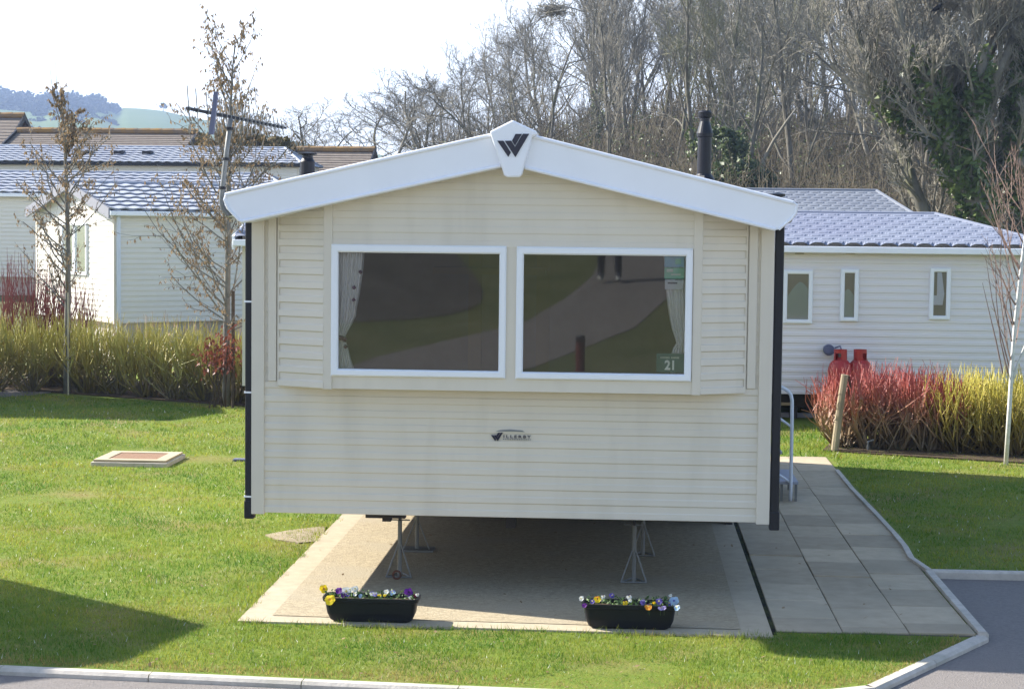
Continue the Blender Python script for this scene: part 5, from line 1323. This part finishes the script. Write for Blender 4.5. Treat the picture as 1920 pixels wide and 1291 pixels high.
# ------------------------------------------------------------------ grass blades and daisies
def grass():
    rs = np.random.default_rng(5)
    regions = [(-5.2,2.5,10.4,12.6,5200,.026,.0058),(-5.8,-2.4,12.6,16.2,3000,.027,.007),(-8.0,-2.4,16.2,22.,1500,.03,.0095),(-10.,-2.9,22.,28.6,700,.034,.014),(2.2,6.2,14.5,23.,1400,.028,.0095),(1.0,2.5,21.5,25,700,.05,.012)]
    X = []; Yy = []; Hh = []; Ww = []
    for x0, x1, y0, y1, dn, h, wd in regions:
        n = int((x1-x0)*(y1-y0)*dn); X.append(rs.uniform(x0,x1,n)); Yy.append(rs.uniform(y0,y1,n)); Hh.append(h*rs.uniform(.45,1.25,n)); Ww.append(wd*rs.uniform(.7,1.3,n))
    x = np.concatenate(X); y = np.concatenate(Yy); h = np.concatenate(Hh); wd = np.concatenate(Ww)
    keep = np.ones(len(x), bool)
    # inside the lawn outline
    poly = np.array(LAWN); ins = np.zeros(len(x), bool); j = len(poly)-1
    for i in range(len(poly)):
        xi, yi = poly[i]; xj, yj = poly[j]
        cnd = ((yi > y) != (yj > y)) & (x < (xj-xi)*(y-yi)/(yj-yi+1e-12)+xi); ins ^= cnd; j = i
    keep &= ins
    ky = np.interp(x, [p[0] for p in KERB], [p[1] for p in KERB]); keep &= (y > ky + .115) | (x > 2.3)
    fy_ = pl.y + (pr.y-pl.y)*(x-pl.x)/(pr.x-pl.x)
    wob = .03*np.sin(x*9)+.02*np.sin(x*23+1)+.025*np.sin(y*7)+.02*np.sin(y*17)
    keep &= ~((x > PX0 + .0 + wob*.9) & (x < PX1+.02) & (y > fy_ + .012 + wob*1.1) & (y < PY1))
    keep &= ~((x > PX1-.02) & (x < x0_path_r + .02) & (y > pl.y + .10 + wob*.9) & (y < pe.y))
    keep &= ~((abs(x-cx_) < .46) & (abs(y-cy_) < .46))
    ep = np.array(EDGE[1:]); keep &= ~((x > 2.2) & (x < np.interp(y, ep[:,1], ep[:,0])+.05) & (y < pe.y))
    keep &= ~((x > 1.9) & (y > 12.3) & (y < RC[1]+.08))
    keep &= ~((x < -5.) & (y > 27.5+ (x+8.5)*-.45))
    x, y, h, wd = x[keep], y[keep], h[keep], wd[keep]; n = len(x)
    pn = np.sin(x*2.1+1.3*np.sin(y*1.7))+np.sin(y*2.6+1.1*np.sin(x*2.9))+.7*np.sin(x*6.3+y*5.1)+.8*np.sin(x*11.7+2*np.sin(y*8.3))*np.sin(y*13.1+1.7*np.sin(x*7.9))+.5*np.sin(x*3.3-y*4.7+1)
    edge = np.clip(1-(y-ky[keep]-.1)/.28, 0, 1)*(x < 2.3)
    bd = (np.abs(x-PX0) < .07) & (y > pl.y-.1) | (np.abs(y-(pl.y+(pr.y-pl.y)*(x-pl.x)/(pr.x-pl.x))) < .06) & (x > PX0-.1) & (x < 2.3) | (np.abs(np.abs(x-cx_)-.44) < .06) & (np.abs(y-cy_) < .5)
    h = np.where(bd, h*rs.uniform(1.,2.1,n), h)
    a = rs.uniform(0, 2*np.pi, n); ln = rs.normal(0,.5,(n,2))*h[:,None]
    z0 = np.full(n, -.004)
    bare = (np.sin(x*1.3+2+np.sin(y*.9))+np.sin(y*1.9+.5*np.sin(x*2.3))+.5*np.sin(x*4.1-y*3.3)) > 1.75
    h = np.where(bare, h*.35, h)*(1+.3*np.sin(x*8.1+1.5*np.sin(y*6.7))*np.sin(y*9.3))
    v = np.zeros((n,3,3)); v[:,0,0] = x-np.cos(a)*wd/2; v[:,0,1] = y-np.sin(a)*wd/2; v[:,1,0] = x+np.cos(a)*wd/2; v[:,1,1] = y+np.sin(a)*wd/2
    v[:,2,0] = x+ln[:,0]; v[:,2,1] = y+ln[:,1]; v[:,0,2] = z0; v[:,1,2] = z0; v[:,2,2] = h
    r1 = rs.random(n)
    g1 = np.array((.085,.19,.018)); g2 = np.array((.33,.35,.045)); st = np.array((.38,.30,.10))
    t_ = np.clip(.45+.2*pn+rs.normal(0,.22,n), 0, 1)[:,None]
    c = g1*(1-t_)+g2*t_
    dry = (r1 < .04+.25*bare+.05*np.clip(pn,0,2)+.9*edge)[:,None]; c = np.where(dry, st*rs.uniform(.6,1.1,(n,1)), c)
    wh = (rs.random(n) < .006)[:,None]; c = np.where(wh, np.array((.7,.7,.62)), c)
    me = bpy.data.meshes.new('grass'); me.vertices.add(n*3); me.vertices.foreach_set('co', v.reshape(-1))
    me.loops.add(n*3); me.loops.foreach_set('vertex_index', np.arange(n*3, dtype=np.int32))
    me.polygons.add(n); me.polygons.foreach_set('loop_start', np.arange(0,n*3,3,dtype=np.int32)); me.polygons.foreach_set('loop_total', np.full(n,3,np.int32))
    ca_ = me.color_attributes.new('tint','FLOAT_COLOR','POINT'); cc = np.ones((n,3,4)); cc[:,:,:3] = c[:,None,:]; ca_.data.foreach_set('color', cc.reshape(-1))
    me.update(); me.validate(); me.materials.append(attr_mat('grass_blades', .5, .45))
    o = bpy.data.objects.new('grass', me); COL.objects.link(o); o['kind'] = 'stuff'
x0_path_r = x0 = PX1+.035+cols_w if False else PX1 + .035 + 3*cw
grass()

# ------------------------------------------------------------------ air
mb = MB(); mb.box((-900, -80, -70), (1000, 1400, 120)); hz = mb.build('haze', bpy.data.materials.new('haze_air')); hz['kind'] = 'stuff'
hm = hz.data.materials[0]; hm.use_nodes = True; N = hm.node_tree.nodes; N.remove(N['Principled BSDF'])
pv = N.new('ShaderNodeVolumePrincipled'); pv.inputs['Color'].default_value = (.50,.66,1,1); pv.inputs['Density'].default_value = .00045; pv.inputs['Anisotropy'].default_value = .2
hm.node_tree.links.new(pv.outputs[0], N['Material Output'].inputs['Volume'])

# fallen leaves and litter on the lawn, path and concrete
rng = random.Random(303); mb = MB()
for k in range(260):
    if k < 90: x, y, z = rng.uniform(PX0+.1, x0_path_r), rng.uniform(12.5, 17), .022
    elif k < 190: x, y, z = rng.uniform(-6, -2.7), rng.uniform(11.4, 22), .02
    else: x, y, z = rng.uniform(-3.4, 1.3), rng.uniform(10.75, 12.1), .02
    a = rng.uniform(0, 6.28); s_ = rng.uniform(.008, .022); c = Vector((x, y, z)); d = Vector((math.cos(a), math.sin(a), rng.uniform(-.1,.5)))*s_; e = Vector((-math.sin(a), math.cos(a), rng.uniform(-.2,.5)))*s_*.5
    mb.add([c-d, c+e, c+d, c-e], [(0,1,2,3)])
tag(mb.build('fallen_leaves', MT['dead_leaf']), kind='stuff')
sc.cycles.use_denoising = True
sc.cycles.sample_clamp_indirect = 4
